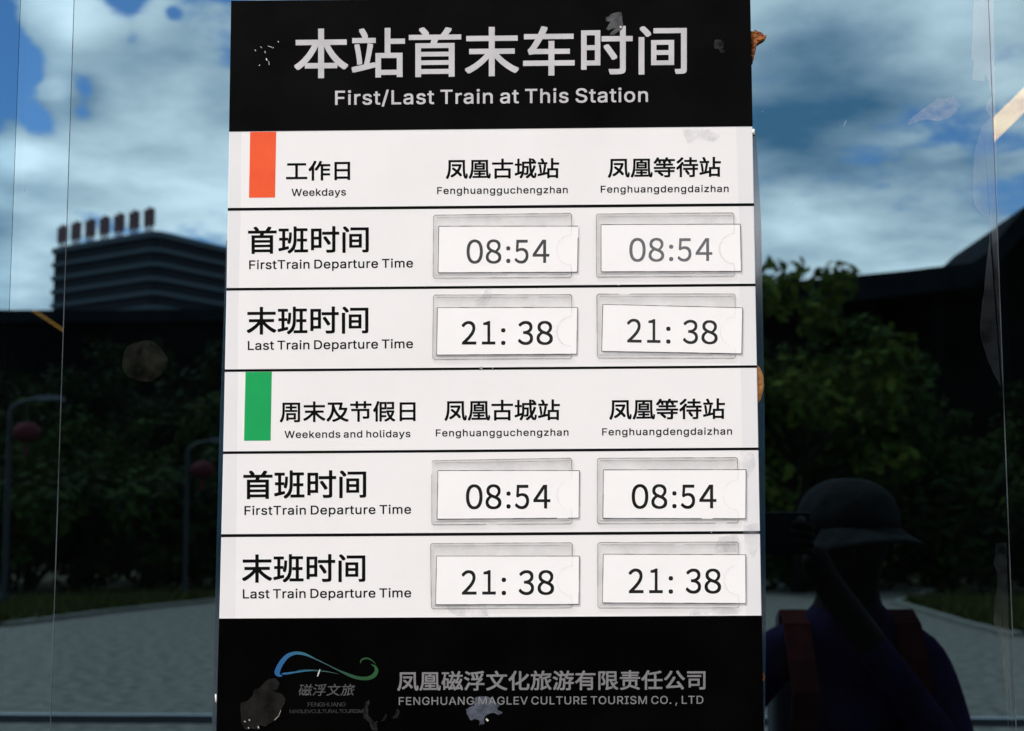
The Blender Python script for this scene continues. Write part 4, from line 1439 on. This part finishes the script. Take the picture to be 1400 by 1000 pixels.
# hair and cap
MB().ball(hc + Vector((0, -.022, .025)), (.094, .098, .105), 20, 12).build('hair', mat('black_hair', (.004, .004, .004), .7, .05), person, True)
capm = mat('grey_cap_cloth', (0.011, 0.0115, 0.012), 0.95, 0.02, 0.25, 30, bump=0.5, bscale=40)
cp = MB()
seg_, rg = 28, 9
cc = hc + Vector((0, 0.0, .055))
vs = [cc + Vector((0, 0, .095))]
for i in range(1, rg + 1):
    a = (math.pi / 2) * i / rg
    for k in range(seg_):
        t = 2 * math.pi * k / seg_
        rw = 1 + .02 * math.sin(6 * t)
        vs.append(cc + Vector((.108 * math.sin(a) ** .8 * math.cos(t) * rw, .122 * math.sin(a) ** .8 * math.sin(t) * rw, .095 * math.cos(a) - (.02 if i == rg else 0))))
fs = [(0, 1 + k, 1 + (k + 1) % seg_) for k in range(seg_)]
fs += [(1 + i * seg_ + k, 1 + (i + 1) * seg_ + k, 1 + (i + 1) * seg_ + (k + 1) % seg_, 1 + i * seg_ + (k + 1) % seg_) for i in range(rg - 1) for k in range(seg_)]
cp.add(vs, fs)
co = cp.build('cap', capm, person, True)
so_ = co.modifiers.new('thick', 'SOLIDIFY'); so_.thickness = .004
br = MB()
nb_ = 18
top_ = []
for j in range(5):
    rad_ = .108 + .016 * j
    for k in range(nb_ + 1):
        t = math.radians(2 + 130 * k / nb_)         # the brim points a little to the wearer's right
        drop = .030 * ((k / nb_ - .5) * 2) ** 2 * (j / 4) + .007 * j
        top_.append(cc + Vector((rad_ * math.cos(t), (rad_ + .012) * math.sin(t), -.012 - drop)))
br.add(top_, [(j * (nb_ + 1) + k, j * (nb_ + 1) + k + 1, (j + 1) * (nb_ + 1) + k + 1, (j + 1) * (nb_ + 1) + k) for j in range(4) for k in range(nb_)])
bo_ = br.build('cap_brim', capm, person, True)
so_ = bo_.modifiers.new('thick', 'SOLIDIFY'); so_.thickness = .004
# backpack with rust red straps
bp_ = thing('backpack', at(0, -.20, .95), 'dark backpack with rust red shoulder straps worn by the photographer', 'backpack')
bb = MB()
for z0, z1, wd, dp in ((.95, 1.05, .14, .09), (1.05, 1.25, .15, .11), (1.25, 1.36, .13, .08)):
    bb.hexa([at(-wd, -.13, z0), at(wd, -.13, z0), at(wd, -.13 - dp, z0), at(-wd, -.13 - dp, z0)],
            [at(-wd, -.13, z1 - .002), at(wd, -.13, z1 - .002), at(wd, -.13 - dp, z1 - .002), at(-wd, -.13 - dp, z1 - .002)])
pk_ = bb.build('pack', mat('pack_cloth', (.03, .03, .035), .8, .2), bp_)
bw_ = pk_.modifiers.new('round', 'BEVEL'); bw_.width = .02; bw_.segments = 3
strap_m = mat('rust_strap', (0.032, 0.007, 0.007), .9, .02, .2, 30)
for s in (-1, 1):
    sb = MB()
    line = [(s * .10, -.14, 1.30), (s * .112, -.07, 1.355), (s * .116, -.01, 1.362), (s * .118, .05, 1.335), (s * .118, .105, 1.26), (s * .115, .135, 1.20), (s * .125, .12, 1.08), (s * .15, .03, 1.0), (s * .14, -.13, .98)]
    for i in range(len(line) - 1):
        a, b = at(*line[i]), at(*line[i + 1])
        hw_ = Vector((.028, 0, 0)); n_v = (b - a).cross(hw_).normalized() * .006
        sb.hexa([a - hw_ - n_v, a + hw_ - n_v, a + hw_ + n_v, a - hw_ + n_v], [b - hw_ - n_v, b + hw_ - n_v, b + hw_ + n_v, b - hw_ + n_v])
    sb.build('strap', strap_m, bp_)
# the phone in the hands
cm = thing('phone', CAMP - Vector((0, 0, .04)), 'dark phone held up sideways in both hands beside the face', 'phone')
cmb_ = MB().box(CAMP.x - .076, CAMP.x + .076, CAMP.y - .005, CAMP.y + .005, CAMP.z - .041, CAMP.z + .041).build('phone_body', mat('phone_black', (.003, .003, .006), .45, .05), cm)
bw_ = cmb_.modifiers.new('round', 'BEVEL'); bw_.width = .003; bw_.segments = 3
MB().tube([CAMP + Vector((.058, .005, .024)), CAMP + Vector((.058, .0075, .024))], [.010, .009], 20).build('lens', mat('lens_black', (.004, .004, .006), .15, .5), cm, True)
